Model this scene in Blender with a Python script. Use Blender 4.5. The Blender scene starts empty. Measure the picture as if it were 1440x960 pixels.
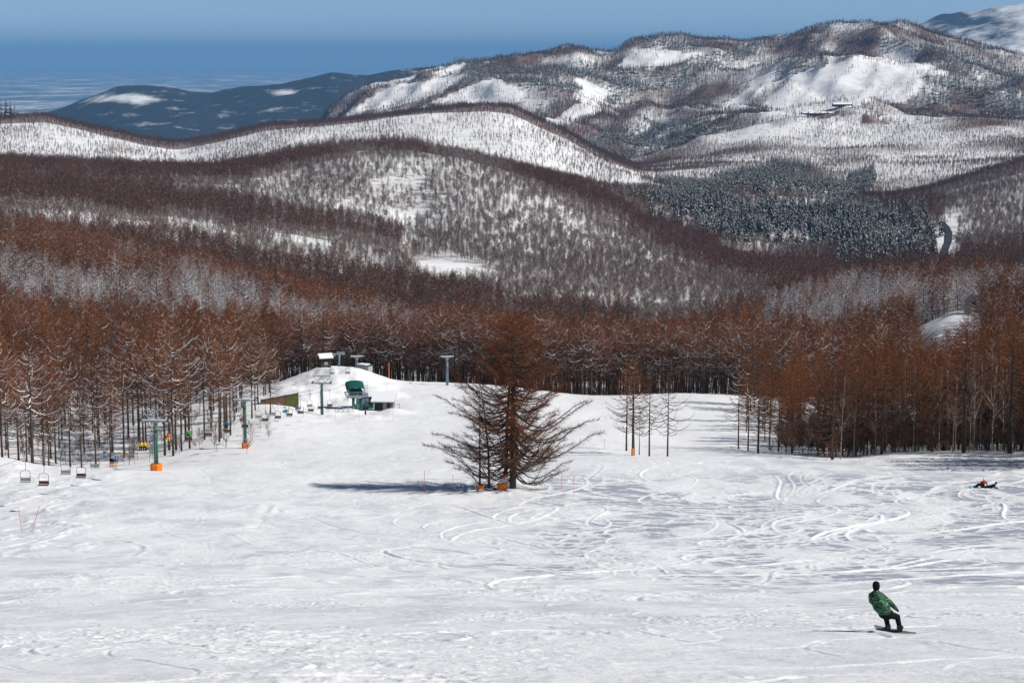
import bpy, math, random
import numpy as np
from mathutils import Vector, Matrix
C = bpy.context.scene
COL = C.collection
RNG = np.random.default_rng(7)
random.seed(7)
F = 2800.0; TH = math.atan(400.0/F); CT, ST = math.cos(TH), math.sin(TH)

# ------------------------------------------------------------------ picture <-> place
def P(px, py, D):
    u = (np.asarray(px, float)-720)/F; v = (480-np.asarray(py, float))/F
    t = D/(CT+v*ST)
    return u*t, D+0*t, t*(-ST+v*CT)
def proj(X, Y, Z):
    dpt = Y*CT-Z*ST
    v = (Y*ST+Z*CT)/dpt
    return 720+F*X/dpt, 480-F*v

# ------------------------------------------------------------------ noise
def vnoise(x, y, seed=0):
    x = np.asarray(x, float)+seed*17.13; y = np.asarray(y, float)+seed*9.71
    xi = np.floor(x).astype(np.int64); yi = np.floor(y).astype(np.int64)
    fx = x-xi; fy = y-yi
    fx = fx*fx*(3-2*fx); fy = fy*fy*(3-2*fy)
    def h(a, b):
        n = (a*374761393+b*668265263+seed*1442695041) & 0xffffffff
        n = ((n ^ (n >> 13))*1274126177) & 0xffffffff
        n = (n ^ (n >> 16)) & 0xffffffff
        return n/4294967295.0
    return (h(xi, yi)*(1-fx)+h(xi+1, yi)*fx)*(1-fy)+(h(xi, yi+1)*(1-fx)+h(xi+1, yi+1)*fx)*fy
def fbm(x, y, oct=4, seed=0):
    s = 0; a = .5; t = 0
    for k in range(oct):
        s = s+a*(vnoise(x*2**k, y*2**k, seed+k*3)-.5); t += a; a *= .5
    return s/t*1.6
def ridged(x, y, oct=4, seed=0):
    s = 0; a = .5; t = 0
    for k in range(oct):
        s = s+a*(1-np.abs(vnoise(x*2**k, y*2**k, seed+k*5)*2-1)); t += a; a *= .5
    return s/t
def sstep(a, b, x):
    t = np.clip((x-a)/(b-a), 0, 1); return t*t*(3-2*t)

# ------------------------------------------------------------------ the lie of the land
ROWS = [
 (3, [(-500, 1500), (1940, 1500)]),
 (20, [(-500, 1040), (1940, 1040)]),
 (40, [(-500, 962), (0, 957), (1440, 955), (1940, 955)]),
 (60, [(-500, 900), (0, 892), (720, 890), (1440, 889), (1940, 889)]),
 (80, [(-500, 880), (0, 868), (720, 869), (1440, 868)]),
 (100, [(-500, 856), (0, 844), (720, 848), (1440, 848)]),
 (130, [(-500, 825), (0, 808), (720, 819), (1440, 820)]),
 (160, [(-500, 800), (0, 785), (100, 783), (720, 791), (1440, 794)]),
 (200, [(-500, 770), (0, 748), (120, 742), (300, 748), (720, 751), (1440, 760)]),
 (235, [(-500, 740), (0, 700), (120, 701), (300, 710), (720, 713), (1440, 722)]),
 (262, [(-500, 715), (0, 672), (120, 676), (300, 686), (500, 689), (600, 686), (720, 684), (830, 689), (1000, 694), (1440, 694)]),
 (285, [(-500, 690), (0, 644), (60, 655), (160, 656), (230, 659), (300, 665), (500, 669), (720, 672), (850, 668), (1000, 668), (1200, 671), (1440, 671)]),
 (310, [(-500, 690), (0, 648), (60, 660), (160, 662), (230, 652), (300, 650), (500, 652), (720, 652), (850, 650), (1000, 648), (1100, 652), (1200, 652), (1440, 650)]),
 (335, [(-500, 680), (0, 646), (100, 656), (190, 652), (260, 641), (340, 638), (500, 638), (720, 636), (850, 636), (920, 640), (1000, 638), (1060, 638), (1200, 640), (1290, 634), (1440, 633)]),
 (370, [(-500, 660), (0, 626), (100, 632), (200, 630), (300, 614), (380, 606), (500, 620), (720, 617), (850, 622), (960, 630), (1030, 628), (1200, 634), (1440, 628)]),
 (410, [(-500, 630), (0, 600), (100, 606), (200, 602), (300, 590), (380, 582), (450, 592), (560, 598), (720, 596), (850, 600), (960, 606), (1030, 606), (1200, 614), (1440, 610)]),
 (450, [(-500, 600), (0, 576), (200, 578), (300, 572), (380, 560), (450, 572), (520, 574), (600, 570), (720, 570), (850, 580), (960, 578), (1030, 580), (1200, 596), (1440, 590)]),
 (490, [(-500, 570), (0, 556), (200, 560), (300, 556), (380, 547), (430, 527), (465, 518), (500, 518), (520, 528), (560, 542), (600, 544), (700, 546), (800, 560), (850, 560), (960, 556), (1030, 558), (1200, 580), (1440, 570)]),
 (520, [(-500, 560), (0, 545), (200, 548), (380, 541), (430, 523), (470, 517), (510, 524), (560, 535), (700, 541), (830, 556), (960, 552), (1030, 554), (1200, 565), (1440, 550)]),
 (600, [(-500, 500), (0, 505), (200, 520), (380, 540), (600, 552), (830, 565), (1030, 560), (1200, 545), (1290, 500), (1320, 478), (1440, 480)]),
 (700, [(-500, 420), (0, 440), (200, 470), (400, 498), (600, 520), (750, 522), (900, 525), (1030, 524), (1200, 510), (1290, 462), (1340, 438), (1440, 445)]),
 (820, [(-500, 370), (0, 385), (200, 412), (400, 448), (600, 495), (750, 515), (900, 530), (1050, 520), (1200, 470), (1300, 460), (1440, 450)]),
 (920, [(-500, 345), (0, 357), (200, 395), (400, 446), (600, 495), (750, 515), (900, 520), (1050, 480), (1130, 450), (1200, 432), (1300, 420), (1440, 428)]),
 (1020, [(-500, 330), (0, 345), (200, 380), (400, 430), (600, 465), (700, 475), (800, 480), (900, 482), (1000, 470), (1100, 445), (1200, 425), (1300, 418), (1440, 425)]),
 (1300, [(-500, 280), (0, 292), (200, 322), (400, 362), (500, 385), (600, 396), (700, 402), (800, 410), (900, 415), (1000, 410), (1100, 410), (1200, 415), (1440, 415)]),
 (1600, [(-500, 250), (0, 258), (200, 282), (400, 305), (500, 315), (580, 338), (650, 330), (700, 328), (800, 336), (900, 356), (1000, 374), (1100, 392), (1200, 395), (1300, 375), (1440, 368)]),
 (1900, [(-500, 225), (0, 234), (200, 244), (300, 246), (400, 230), (500, 216), (580, 212), (650, 220), (750, 250), (850, 284), (900, 308), (1000, 345), (1100, 362), (1200, 352), (1300, 340), (1440, 330)]),
 (2050, [(-500, 240), (0, 242), (200, 250), (300, 250), (400, 238), (500, 224), (580, 220), (650, 226), (750, 254), (850, 272), (900, 285), (1000, 305), (1080, 318), (1150, 322), (1220, 318), (1300, 306), (1440, 292)]),
 (2350, [(-500, 260), (0, 255), (250, 255), (450, 240), (600, 236), (700, 246), (800, 262), (880, 272), (950, 273), (1020, 262), (1080, 256), (1150, 266), (1210, 282), (1250, 280), (1300, 272), (1370, 250), (1440, 228)]),
 (2650, [(-500, 210), (0, 205), (250, 235), (450, 207), (600, 192), (700, 194), (760, 205), (850, 240), (900, 252), (1000, 275), (1200, 275), (1300, 270), (1440, 240)]),
 (3000, [(-500, 160), (0, 166), (60, 162), (120, 178), (200, 199), (250, 204), (300, 194), (370, 178), (450, 174), (520, 166), (600, 156), (680, 148), (720, 152), (760, 174), (800, 192), (850, 222), (900, 241), (1000, 246), (1100, 245), (1200, 242), (1300, 240), (1440, 225)]),
 (3400, [(-500, 190), (0, 190), (250, 225), (450, 205), (600, 190), (700, 180), (800, 200), (900, 238), (1000, 226), (1100, 218), (1200, 212), (1300, 208), (1440, 198)]),
 (3850, [(-500, 280), (0, 270), (430, 260), (520, 215), (600, 205), (700, 195), (800, 205), (880, 232), (940, 215), (1000, 194), (1060, 180), (1100, 173), (1200, 170), (1300, 176), (1440, 170)]),
 (4300, [(-500, 290), (0, 280), (430, 265), (500, 190), (600, 158), (700, 152), (780, 172), (860, 196), (940, 200), (1020, 190), (1100, 180), (1200, 176), (1300, 168), (1440, 156)]),
 (5000, [(-500, 290), (0, 280), (430, 250), (480, 165), (520, 142), (600, 133), (700, 122), (790, 130), (860, 150), (940, 160), (1000, 140), (1060, 120), (1100, 110), (1200, 92), (1300, 108), (1440, 128)]),
 (5700, [(-500, 300), (0, 290), (430, 240), (455, 158), (520, 123), (600, 104), (700, 88), (760, 78), (800, 72), (860, 82), (900, 66), (960, 60), (1050, 68), (1100, 62), (1130, 50), (1160, 43), (1200, 40), (1260, 41), (1300, 52), (1380, 74), (1440, 92), (1940, 130)]),
 (6600, [(-500, 320), (0, 310), (430, 300), (600, 170), (800, 140), (1000, 130), (1200, 120), (1440, 150)]),
 (8500, [(-500, 310), (1940, 310)]),
]
NS = 1100
LD = np.linspace(math.log(3), math.log(8500), 1900)
SG = np.linspace(-.47, .47, NS)
Zr = np.zeros((len(ROWS), NS))
for i, (D, pts) in enumerate(ROWS):
    a = np.array(pts, float)
    if a[0, 0] > -500: a = np.vstack([[-500, a[0, 1]], a])
    if a[-1, 0] < 1940: a = np.vstack([a, [1940, a[-1, 1]]])
    fx = np.linspace(-500, 1940, 489); fy = np.interp(fx, a[:, 0], a[:, 1])
    w = 13 if D < 600 else 7
    k = np.hanning(w+2)[1:-1]; k /= k.sum()
    fy = np.convolve(np.pad(fy, w//2, 'edge'), k, 'valid')
    X, _, Z = P(fx, fy, D)
    Zr[i] = np.interp(SG, X/D, Z)
lr = np.log([r[0] for r in ROWS])
def pchip(x, y, xn):
    h = np.diff(x)[:, None]; d = np.diff(y, axis=0)/h
    m = np.zeros_like(y)
    w1 = 2*h[1:]+h[:-1]; w2 = h[1:]+2*h[:-1]
    same = d[1:]*d[:-1] > 0
    with np.errstate(all='ignore'):
        mm = (w1+w2)/(w1/d[:-1]+w2/d[1:])
    m[1:-1] = np.where(same, mm, 0); m[0] = d[0]; m[-1] = d[-1]
    i = np.clip(np.searchsorted(x, xn)-1, 0, len(x)-2)
    hh = h[i]; t = ((xn-x[i])[:, None])/hh
    return ((1+2*t)*(1-t)**2*y[i]+t*(1-t)**2*hh*m[i]+t*t*(3-2*t)*y[i+1]+t*t*(t-1)*hh*m[i+1])
ZG = pchip(lr, Zr, LD)
_X = SG[None, :]*np.exp(LD)[:, None]; _Y = np.exp(LD)[:, None]+0*_X
far = sstep(560, 1300, _Y)
ZG += far*(fbm(_X/130, _Y/130, 4, 3)*7*np.clip(_Y/2500, .35, 1.6))
ZG += sstep(3200, 4200, _Y)*((ridged(_X/420+_Y/900, _Y/700, 4, 9)-.6)*125*(1-.45*np.exp(-((_Y-5700)/350)**2))+(ridged(_X/150-_Y/400, _Y/260, 3, 19)-.6)*34)
ZG += (1-sstep(380, 560, _Y))*sstep(60, 250, _Y)*fbm(_X/22, _Y/30, 3, 5)*.9
for p_, d_, h_, r_ in ((480, 438, 1.1, 3.2), (549, 436, 1.5, 3.6), (524, 425, .7, 3), (432, 462, 1.3, 5), (470, 472, 1.0, 6), (400, 470, 1.4, 4.5), (536, 470, 1.2, 5), (415, 446, .9, 3)):
    _x = (p_-720)/F*d_; ZG += h_*np.exp(-((_X-_x)**2+((_Y-d_)*1.2)**2)/r_**2)
_rg = np.exp(-((_X/_Y*F+720-470)/90)**2-((_Y-470)/55)**2)
ZG += _rg*(fbm(_X/5, _Y/7, 3, 51)*1.9)
def H(X, Y):
    X = np.asarray(X, float); Y = np.asarray(Y, float)
    fi = np.clip((np.log(np.maximum(Y, 3.001))-LD[0])/(LD[1]-LD[0]), 0, len(LD)-1.001)
    fj = np.clip((X/Y-SG[0])/(SG[1]-SG[0]), 0, NS-1.001)
    i = fi.astype(int); j = fj.astype(int); a = fi-i; b = fj-j
    return (ZG[i, j]*(1-a)*(1-b)+ZG[i+1, j]*a*(1-b)+ZG[i, j+1]*(1-a)*b+ZG[i+1, j+1]*a*b)
def G(px, D):
    z = -.2*D
    for _ in range(6):
        dp = D*CT-z*ST; x = (px-720)/F*dp; z = float(H(x, D))
    return Vector((x, D, z))

# ------------------------------------------------------------------ materials
def nt(m): return m.node_tree.nodes, m.node_tree.links
def mat(name, col, rough=.8, var=.15, scale=8, bump=0, metal=0, spec=.3, trans=False):
    m = bpy.data.materials.new(name); m.use_nodes = True
    N, L = nt(m); b = N['Principled BSDF']
    b.inputs['Roughness'].default_value = rough; b.inputs['Metallic'].default_value = metal
    b.inputs['Specular IOR Level'].default_value = spec
    tc = N.new('ShaderNodeTexCoord'); n = N.new('ShaderNodeTexNoise'); n.inputs['Scale'].default_value = scale
    n.inputs['Detail'].default_value = 4; L.new(tc.outputs['Object'], n.inputs['Vector'])
    r = N.new('ShaderNodeValToRGB')
    r.color_ramp.elements[0].position = .3; r.color_ramp.elements[1].position = .7
    r.color_ramp.elements[0].color = (*[c*(1-var) for c in col], 1)
    r.color_ramp.elements[1].color = (*[min(1, c*(1+var)) for c in col], 1)
    L.new(n.outputs['Fac'], r.inputs['Fac']); L.new(r.outputs['Color'], b.inputs['Base Color'])
    if bump:
        bp = N.new('ShaderNodeBump'); bp.inputs['Strength'].default_value = bump
        L.new(n.outputs['Fac'], bp.inputs['Height']); L.new(bp.outputs['Normal'], b.inputs['Normal'])
    return m
def treemat(name, c1, c2, rough=.9):
    """colour varies from tree to tree and along the world by noise"""
    m = bpy.data.materials.new(name); m.use_nodes = True
    N, L = nt(m); b = N['Principled BSDF']; b.inputs['Roughness'].default_value = rough
    b.inputs['Specular IOR Level'].default_value = .1
    oi = N.new('ShaderNodeObjectInfo'); g = N.new('ShaderNodeNewGeometry')
    n = N.new('ShaderNodeTexNoise'); n.inputs['Scale'].default_value = .03; n.inputs['Detail'].default_value = 5
    L.new(g.outputs['Position'], n.inputs['Vector'])
    ad = N.new('ShaderNodeMath'); ad.operation = 'MULTIPLY_ADD'; ad.inputs[1].default_value = .7
    L.new(oi.outputs['Random'], ad.inputs[0])
    sb = N.new('ShaderNodeMath'); sb.operation = 'MULTIPLY_ADD'; sb.inputs[1].default_value = 1.6; sb.inputs[2].default_value = -.62
    L.new(n.outputs['Fac'], sb.inputs[0]); L.new(sb.outputs[0], ad.inputs[2])
    mx = N.new('ShaderNodeMix'); mx.data_type = 'RGBA'; mx.clamp_factor = True
    mx.inputs[6].default_value = (*c1, 1); mx.inputs[7].default_value = (*c2, 1)
    L.new(ad.outputs[0], mx.inputs[0]); L.new(mx.outputs[2], b.inputs['Base Color'])
    return m
M = {}
M['larch'] = treemat('larch_twigs', (.10, .036, .016), (.31, .112, .040))
M['larchfar'] = treemat('larch_twigs_far', (.075, .032, .022), (.175, .070, .042))
M['limb'] = treemat('limb_bark', (.055, .034, .024), (.11, .062, .038))
M['bark'] = mat('larch_bark', (.075, .05, .035), .95, .4, 3, .6)
M['bare'] = treemat('bare_twigs', (.11, .066, .052), (.23, .14, .10))
M['baretrunk'] = treemat('bare_trunk', (.10, .085, .075), (.17, .145, .12))
M['birch'] = mat('birch_bark', (.27, .22, .17), .8, .35, 2.5)
M['purple'] = treemat('far_twigs', (.075, .045, .044), (.15, .09, .08))
M['conifer'] = treemat('conifer_needles', (.012, .024, .018), (.028, .045, .028))
M['snowcap'] = mat('branch_snow', (.82, .84, .88), .7, .04, 3)
M['green'] = mat('green_paint', (.012, .10, .065), .45, .25, 4)
M['greenroof'] = mat('green_roof', (.01, .095, .075), .4, .2, 3)
M['grey'] = mat('galvanised_steel', (.30, .34, .36), .5, .2, 6, metal=.3)
M['bluegrey'] = mat('bluegrey_paint', (.13, .22, .30), .5, .2, 6)
M['orange'] = mat('orange_padding', (.85, .20, .015), .6, .1, 5)
M['pole'] = mat('orange_pole', (.75, .17, .08), .5, .1, 5)
M['brownseat'] = mat('brown_seat', (.13, .06, .05), .6, .2, 5)
M['greyseat'] = mat('grey_seat', (.30, .33, .30), .6, .2, 5)
M['dark'] = mat('dark_wood', (.045, .035, .03), .8, .3, 4)
M['wall'] = mat('pale_wall', (.35, .31, .27), .8, .2, 3)
M['barn'] = mat('brown_boards', (.16, .09, .055), .85, .3, 6)
M['olive'] = mat('olive_tarp', (.10, .11, .03), .8, .3, 5)
M['black'] = mat('black_rubber', (.012, .012, .014), .5, .2, 8)
M['steelroof'] = mat('blue_grey_roof', (.30, .38, .43), .4, .15, 2)
M['skin'] = mat('skin', (.50, .28, .19), .6, .1, 10)
M['asphalt'] = mat('wet_asphalt', (.03, .032, .036), .85, .4, .3)
for k, c in dict(blackcloth=(.008, .009, .013), yellowcloth=(.85, .50, .02), orangecloth=(.80, .14, .03), redcloth=(.75, .03, .02), bluecloth=(.02, .16, .55), limecloth=(.04, .60, .04), tancloth=(.62, .42, .16), rustcloth=(.5, .15, .03), whitecloth=(.75, .75, .75), cyancloth=(.05, .5, .75), pinkcloth=(.6, .25, .32)).items():
    M[k] = mat(k, c, .92, .12, 14, .15, spec=.08)
# patterned green and black jacket
def camo():
    m = bpy.data.materials.new('green_black_patterned_cloth'); m.use_nodes = True
    N, L = nt(m); b = N['Principled BSDF']; b.inputs['Roughness'].default_value = .75
    tc = N.new('ShaderNodeTexCoord'); mp = N.new('ShaderNodeMapping'); mp.inputs['Scale'].default_value = (3.6, 3.6, 8.5)
    mp.inputs['Rotation'].default_value = (0, .3, 0)
    L.new(tc.outputs['Object'], mp.inputs[0])
    n = N.new('ShaderNodeTexNoise'); n.inputs['Scale'].default_value = 1.3; n.inputs['Detail'].default_value = 3; n.inputs['Distortion'].default_value = 1.2
    L.new(mp.outputs[0], n.inputs['Vector'])
    r = N.new('ShaderNodeValToRGB'); r.color_ramp.interpolation = 'CONSTANT'
    e = r.color_ramp.elements; e[0].color = (.006, .012, .012, 1); e[1].position = .575; e[1].color = (.02, .28, .085, 1)
    x = e.new(.60); x.color = (.006, .012, .014, 1); x = e.new(.625); x.color = (.05, .42, .10, 1); x = e.new(.43); x.color = (.02, .24, .10, 1); x = e.new(.46); x.color = (.006, .01, .012, 1)
    L.new(n.outputs['Fac'], r.inputs['Fac']); L.new(r.outputs['Color'], b.inputs['Base Color'])
    return m
M['camo'] = camo()
M['board'] = mat('grey_green_board', (.12, .15, .14), .5, .35, 7)

def snow_mat(near):
    m = bpy.data.materials.new('piste_snow' if near else 'hill_snow'); m.use_nodes = True
    N, L = nt(m); b = N['Principled BSDF']; b.inputs['Roughness'].default_value = .65 if near else .9
    b.inputs['Specular IOR Level'].default_value = .25
    g = N.new('ShaderNodeNewGeometry')
    if near:
        at = N.new('ShaderNodeAttribute'); at.attribute_name = 'ice_shade'  # mask of icy patches plus the painted shade by the right wood
        mx = N.new('ShaderNodeMix'); mx.data_type = 'RGBA'
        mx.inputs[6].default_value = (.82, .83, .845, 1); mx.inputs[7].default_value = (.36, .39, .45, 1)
        L.new(at.outputs['Fac'], mx.inputs[0]); L.new(mx.outputs[2], b.inputs['Base Color'])
        n = N.new('ShaderNodeTexNoise'); n.inputs['Scale'].default_value = 5; n.inputs['Detail'].default_value = 7; n.inputs['Roughness'].default_value = .7
        L.new(g.outputs['Position'], n.inputs['Vector'])
        bp = N.new('ShaderNodeBump'); bp.inputs['Strength'].default_value = .8; bp.inputs['Distance'].default_value = .07
        L.new(n.outputs['Fac'], bp.inputs['Height']); L.new(bp.outputs['Normal'], b.inputs['Normal'])
    else:
        n = N.new('ShaderNodeTexNoise'); n.inputs['Scale'].default_value = .05; n.inputs['Detail'].default_value = 8; n.inputs['Roughness'].default_value = .65
        L.new(g.outputs['Position'], n.inputs['Vector'])
        r = N.new('ShaderNodeValToRGB'); e = r.color_ramp.elements
        e[0].position = .30; e[0].color = (.62, .62, .63, 1); e[1].position = .58; e[1].color = (.84, .845, .85, 1)
        L.new(n.outputs['Fac'], r.inputs['Fac'])
        at = N.new('ShaderNodeAttribute'); at.attribute_name = 'brush'
        n2 = N.new('ShaderNodeTexNoise'); n2.inputs['Scale'].default_value = .16; n2.inputs['Detail'].default_value = 5; n2.inputs['Roughness'].default_value = .75
        L.new(g.outputs['Position'], n2.inputs['Vector'])
        q = N.new('ShaderNodeMath'); q.operation = 'ADD'; L.new(at.outputs['Fac'], q.inputs[0]); L.new(n2.outputs['Fac'], q.inputs[1])
        mr = N.new('ShaderNodeMapRange'); mr.inputs[1].default_value = .72; mr.inputs[2].default_value = 1.30; L.new(q.outputs[0], mr.inputs[0])
        mx = N.new('ShaderNodeMix'); mx.data_type = 'RGBA'; mx.inputs[7].default_value = (.17, .11, .095, 1)
        L.new(mr.outputs[0], mx.inputs[0]); L.new(r.outputs['Color'], mx.inputs[6]); L.new(mx.outputs[2], b.inputs['Base Color'])
        bp = N.new('ShaderNodeBump'); bp.inputs['Strength'].default_value = .35; bp.inputs['Distance'].default_value = 3
        L.new(n.outputs['Fac'], bp.inputs['Height']); L.new(bp.outputs['Normal'], b.inputs['Normal'])
    return m

def link(name, me, parent=None, mats=()):
    o = bpy.data.objects.new(name, me); COL.objects.link(o)
    if parent is not None: o.parent = parent
    if me is not None:
        for m in mats: me.materials.append(m)
    return o
def tag(o, label=None, cat=None, group=None, kind=None):
    if label: o['label'] = label
    if cat: o['category'] = cat
    if group: o['group'] = group
    if kind: o['kind'] = kind
    return o
def gridmesh(name, V, nr, nc, attrs=None, smooth=True):
    me = bpy.data.meshes.new(name)
    me.vertices.add(len(V)); me.vertices.foreach_set('co', V.astype(np.float32).ravel())
    i = np.arange(nr*nc).reshape(nr, nc)
    q = np.stack([i[:-1, :-1], i[:-1, 1:], i[1:, 1:], i[1:, :-1]], -1).reshape(-1, 4)
    nf = len(q)
    me.loops.add(nf*4); me.loops.foreach_set('vertex_index', q.astype(np.int32).ravel())
    me.polygons.add(nf); me.polygons.foreach_set('loop_start', np.arange(0, nf*4, 4, dtype=np.int32))
    me.polygons.foreach_set('loop_total', np.full(nf, 4, np.int32))
    me.polygons.foreach_set('use_smooth', np.ones(nf, bool))
    for k, a in (attrs or {}).items():
        at = me.attributes.new(k, 'FLOAT', 'POINT'); at.data.foreach_set('value', a.astype(np.float32).ravel())
    me.update(); me.validate()
    return me

# ------------------------------------------------------------------ piste with its ski tracks
class Raster:
    def __init__(s, x0, x1, y0, y1, c):
        s.x0, s.y0, s.c = x0, y0, c; s.nx = int((x1-x0)/c); s.ny = int((y1-y0)/c)
        s.h = np.zeros((s.ny, s.nx), np.float32); s.p = np.zeros((s.ny, s.nx), np.float32)
    def splat(s, X, Y, h, p):
        i = ((Y-s.y0)/s.c).astype(int); j = ((X-s.x0)/s.c).astype(int)
        k = (i >= 0) & (j >= 0) & (i < s.ny) & (j < s.nx)
        i, j, h, p = i[k], j[k], h[k], p[k]
        s.h[i, j] = np.where(np.abs(h) > np.abs(s.h[i, j]*.7), h, s.h[i, j]*.7)
        s.p[i, j] = np.maximum(s.p[i, j], p)
    def blur(s):
        for a in (s.h, s.p):
            a[:, 1:-1] = (a[:, :-2]+2*a[:, 1:-1]+a[:, 2:])/4; a[1:-1] = (a[:-2]+2*a[1:-1]+a[2:])/4
    def get(s, a, X, Y):
        fi = np.clip((Y-s.y0)/s.c-.5, 0, s.ny-1.01); fj = np.clip((X-s.x0)/s.c-.5, 0, s.nx-1.01)
        i = fi.astype(int); j = fj.astype(int); u = fi-i; v = fj-j
        return a[i, j]*(1-u)*(1-v)+a[i+1, j]*u*(1-v)+a[i, j+1]*(1-u)*v+a[i+1, j+1]*u*v
RA = Raster(-32, 32, 34, 116, .045); RB = Raster(-82, 82, 104, 330, .11)
def tracks():
    for t in range(840):
        near = t < 240
        if near: x, y = RNG.uniform(-30, 30), RNG.uniform(34, 105)
        else:
            y = RNG.uniform(100, 300); x = RNG.uniform(-.22, .30)*y if t % 4 else RNG.uniform(.0, .28)*y
        Ln = RNG.uniform(12, 45) if near else RNG.uniform(20, 110)
        st = .03 if near else .075
        n = int(Ln/st); s = np.arange(n)*st
        base = RNG.choice([RNG.normal(0, .45), RNG.normal(math.pi, .45), RNG.normal(math.pi/2, .6), RNG.normal(math.pi/2, .3)])
        amp = RNG.uniform(.2, 1.2); wl = RNG.uniform(14, 35) if near else RNG.uniform(24, 75)
        ang = base+amp*np.sin(s/wl*2*math.pi+RNG.uniform(0, 6.28))+RNG.normal(0, .012)*s
        X = x+np.cumsum(np.cos(ang))*st; Y = y+np.cumsum(np.sin(ang))*st
        wid = (RNG.uniform(.05, .16) if near else RNG.uniform(.12, .28)) if near or RNG.random() < .72 else RNG.uniform(.3, .45 if near else .75)
        dep = (.6 if near else 1)*RNG.uniform(.010, .045)*(1 if wid < .3 else 1.3)
        fade = np.sin(np.clip(s/Ln, 0, 1)*math.pi)**.4*np.clip(.55+1.2*fbm(s/3.0, s*0+t, 2, 4), .15, 1)
        side = RNG.choice([-1, 1])
        R = wid*2.2; cell = .045 if near else .12
        for o in np.arange(-R, R+cell, cell*.75):
            q = o/wid
            prof = -math.exp(-q*q*1.5)+.9*math.exp(-((q-side*1.3)**2)*3)
            pw = math.exp(-q**4*.5)
            nx, ny = -np.sin(ang), np.cos(ang)
            for r in (RA, RB):
                r.splat(X+nx*o, Y+ny*o, (dep*prof*fade).astype(np.float32), (pw*np.clip(fade*1.1, 0, 1)).astype(np.float32))
    for t in range(150):
        y = RNG.uniform(112, 262); x = RNG.uniform(-.02, .28)*y; st = .06; Ln = RNG.uniform(30, 110); n = int(Ln/st); q_ = np.arange(n)*st
        ang = RNG.choice([RNG.normal(.5, .3), RNG.normal(2.6, .3), RNG.normal(1.57, .4)])+RNG.uniform(.3, .9)*np.sin(q_/RNG.uniform(50, 130)*6.28+RNG.uniform(0, 6.28))
        X = x+np.cumsum(np.cos(ang))*st; Y = y+np.cumsum(np.sin(ang))*st; wid = RNG.uniform(.14, .34); side = RNG.choice([-1, 1]); dep = RNG.uniform(.03, .07)
        fade = np.sin(q_/Ln*math.pi)**.3
        for o in np.arange(-wid*2, wid*2+.1, .09):
            k_ = o/wid; prof = -.6*math.exp(-k_*k_*2)+math.exp(-((k_-side*1.1)**2)*3)
            RB.splat(X-np.sin(ang)*o, Y+np.cos(ang)*o, (dep*prof*fade).astype(np.float32), (math.exp(-k_**4*.4)*fade).astype(np.float32))
    RA.blur(); RB.blur()
tracks()
def piste():
    pxs = np.concatenate([np.linspace(-520, -30, 60), np.arange(-29, 1470, 1.5), np.linspace(1471, 1960, 60)])
    Dn = [3.0]
    while Dn[-1] < 30: Dn.append(Dn[-1]*1.08)
    while Dn[-1] < 552:
        d = Dn[-1]; Dn.append(d+max(.035*(d/40)**1.55, .03) if d < 330 else d+1.6)
    Dn = np.array(Dn)
    s = (pxs-720)/F
    X = s[None]*Dn[:, None]; Y = Dn[:, None]+0*X
    Z = H(X, Y)
    near = sstep(110, 106, Y)
    hh = RA.get(RA.h, X, Y)*near+RB.get(RB.h, X, Y)*(1-near)
    pp = RA.get(RA.p, X, Y)*near+RB.get(RB.p, X, Y)*(1-near)
    pp = np.where(Y > 325, 1, pp); hh = np.where(Y > 325, 0, hh)
    lump = fbm(X/1.6, Y/2.2, 4, 21)
    rough = sstep(-.1, .35, fbm(X/9, Y/14, 3, 31)+.25*sstep(90, 50, Y))
    fine = fbm(X/.22, Y/.3, 3, 41)
    chop = np.maximum(fbm(X/.5, Y/.6, 3, 57), .08)-.08
    vis = sstep(300, 150, Y)
    mog = fbm(X/5.5, Y/8, 3, 77)
    Z = Z+hh*2.3+lump*.055+mog*.14+vis*(fine*.03*rough+chop*.13*rough+fbm(X/.6, Y/.8, 3, 47)*.018)
    # loose powder pushed into drifts on the left, windblown lip below the lift
    px, py = proj(X, Y, Z)
    drift = sstep(230, 60, px)*sstep(150, 190, Y)*(1-sstep(300, 340, Y))
    Z = Z+drift*(np.maximum(fbm(X/2.2, Y/4.5, 4, 61), 0)*.55)
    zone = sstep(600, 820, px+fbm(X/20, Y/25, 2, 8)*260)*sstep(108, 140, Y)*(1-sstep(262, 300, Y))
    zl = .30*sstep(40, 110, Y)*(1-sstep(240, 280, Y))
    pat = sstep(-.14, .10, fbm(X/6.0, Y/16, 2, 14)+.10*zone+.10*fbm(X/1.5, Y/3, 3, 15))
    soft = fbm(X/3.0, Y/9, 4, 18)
    ice_shade = np.clip(zone*pat*(1-sstep(.15, .55, pp))*1.15+(zl+.08)*sstep(-.15, .35, soft)*(1-pp)+.16*sstep(0, .4, fbm(X/1.2, Y/3.0, 4, 19))+.16*sstep(.1, .4, fbm(X/.35, Y/.5, 3, 29))*sstep(140, 80, Y), 0, 1)
    shade = sstep(960, 1100, px)*sstep(262, 280, Y)*.35*(1-sstep(330, 345, Y))  # shade in front of the right wood, painted into the snow colour
    ice_shade = np.clip(ice_shade+shade*sstep(-.2, .4, soft), 0, 1)
    V = np.stack([X, Y, Z], -1).reshape(-1, 3)
    me = gridmesh('ski_slope', V, len(Dn), len(pxs), {'ice_shade': ice_shade})
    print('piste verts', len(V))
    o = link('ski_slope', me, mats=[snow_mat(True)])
    tag(o, 'wide white ski slope with criss-crossing tracks and grey icy patches', 'ski slope', kind='structure')
piste()
def SZ(X, Y):
    return float(H(X, Y))+float(fbm(X/1.6, Y/2.2, 4, 21))*.05+float(fbm(X/5.5, Y/8, 3, 77))*.14

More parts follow.
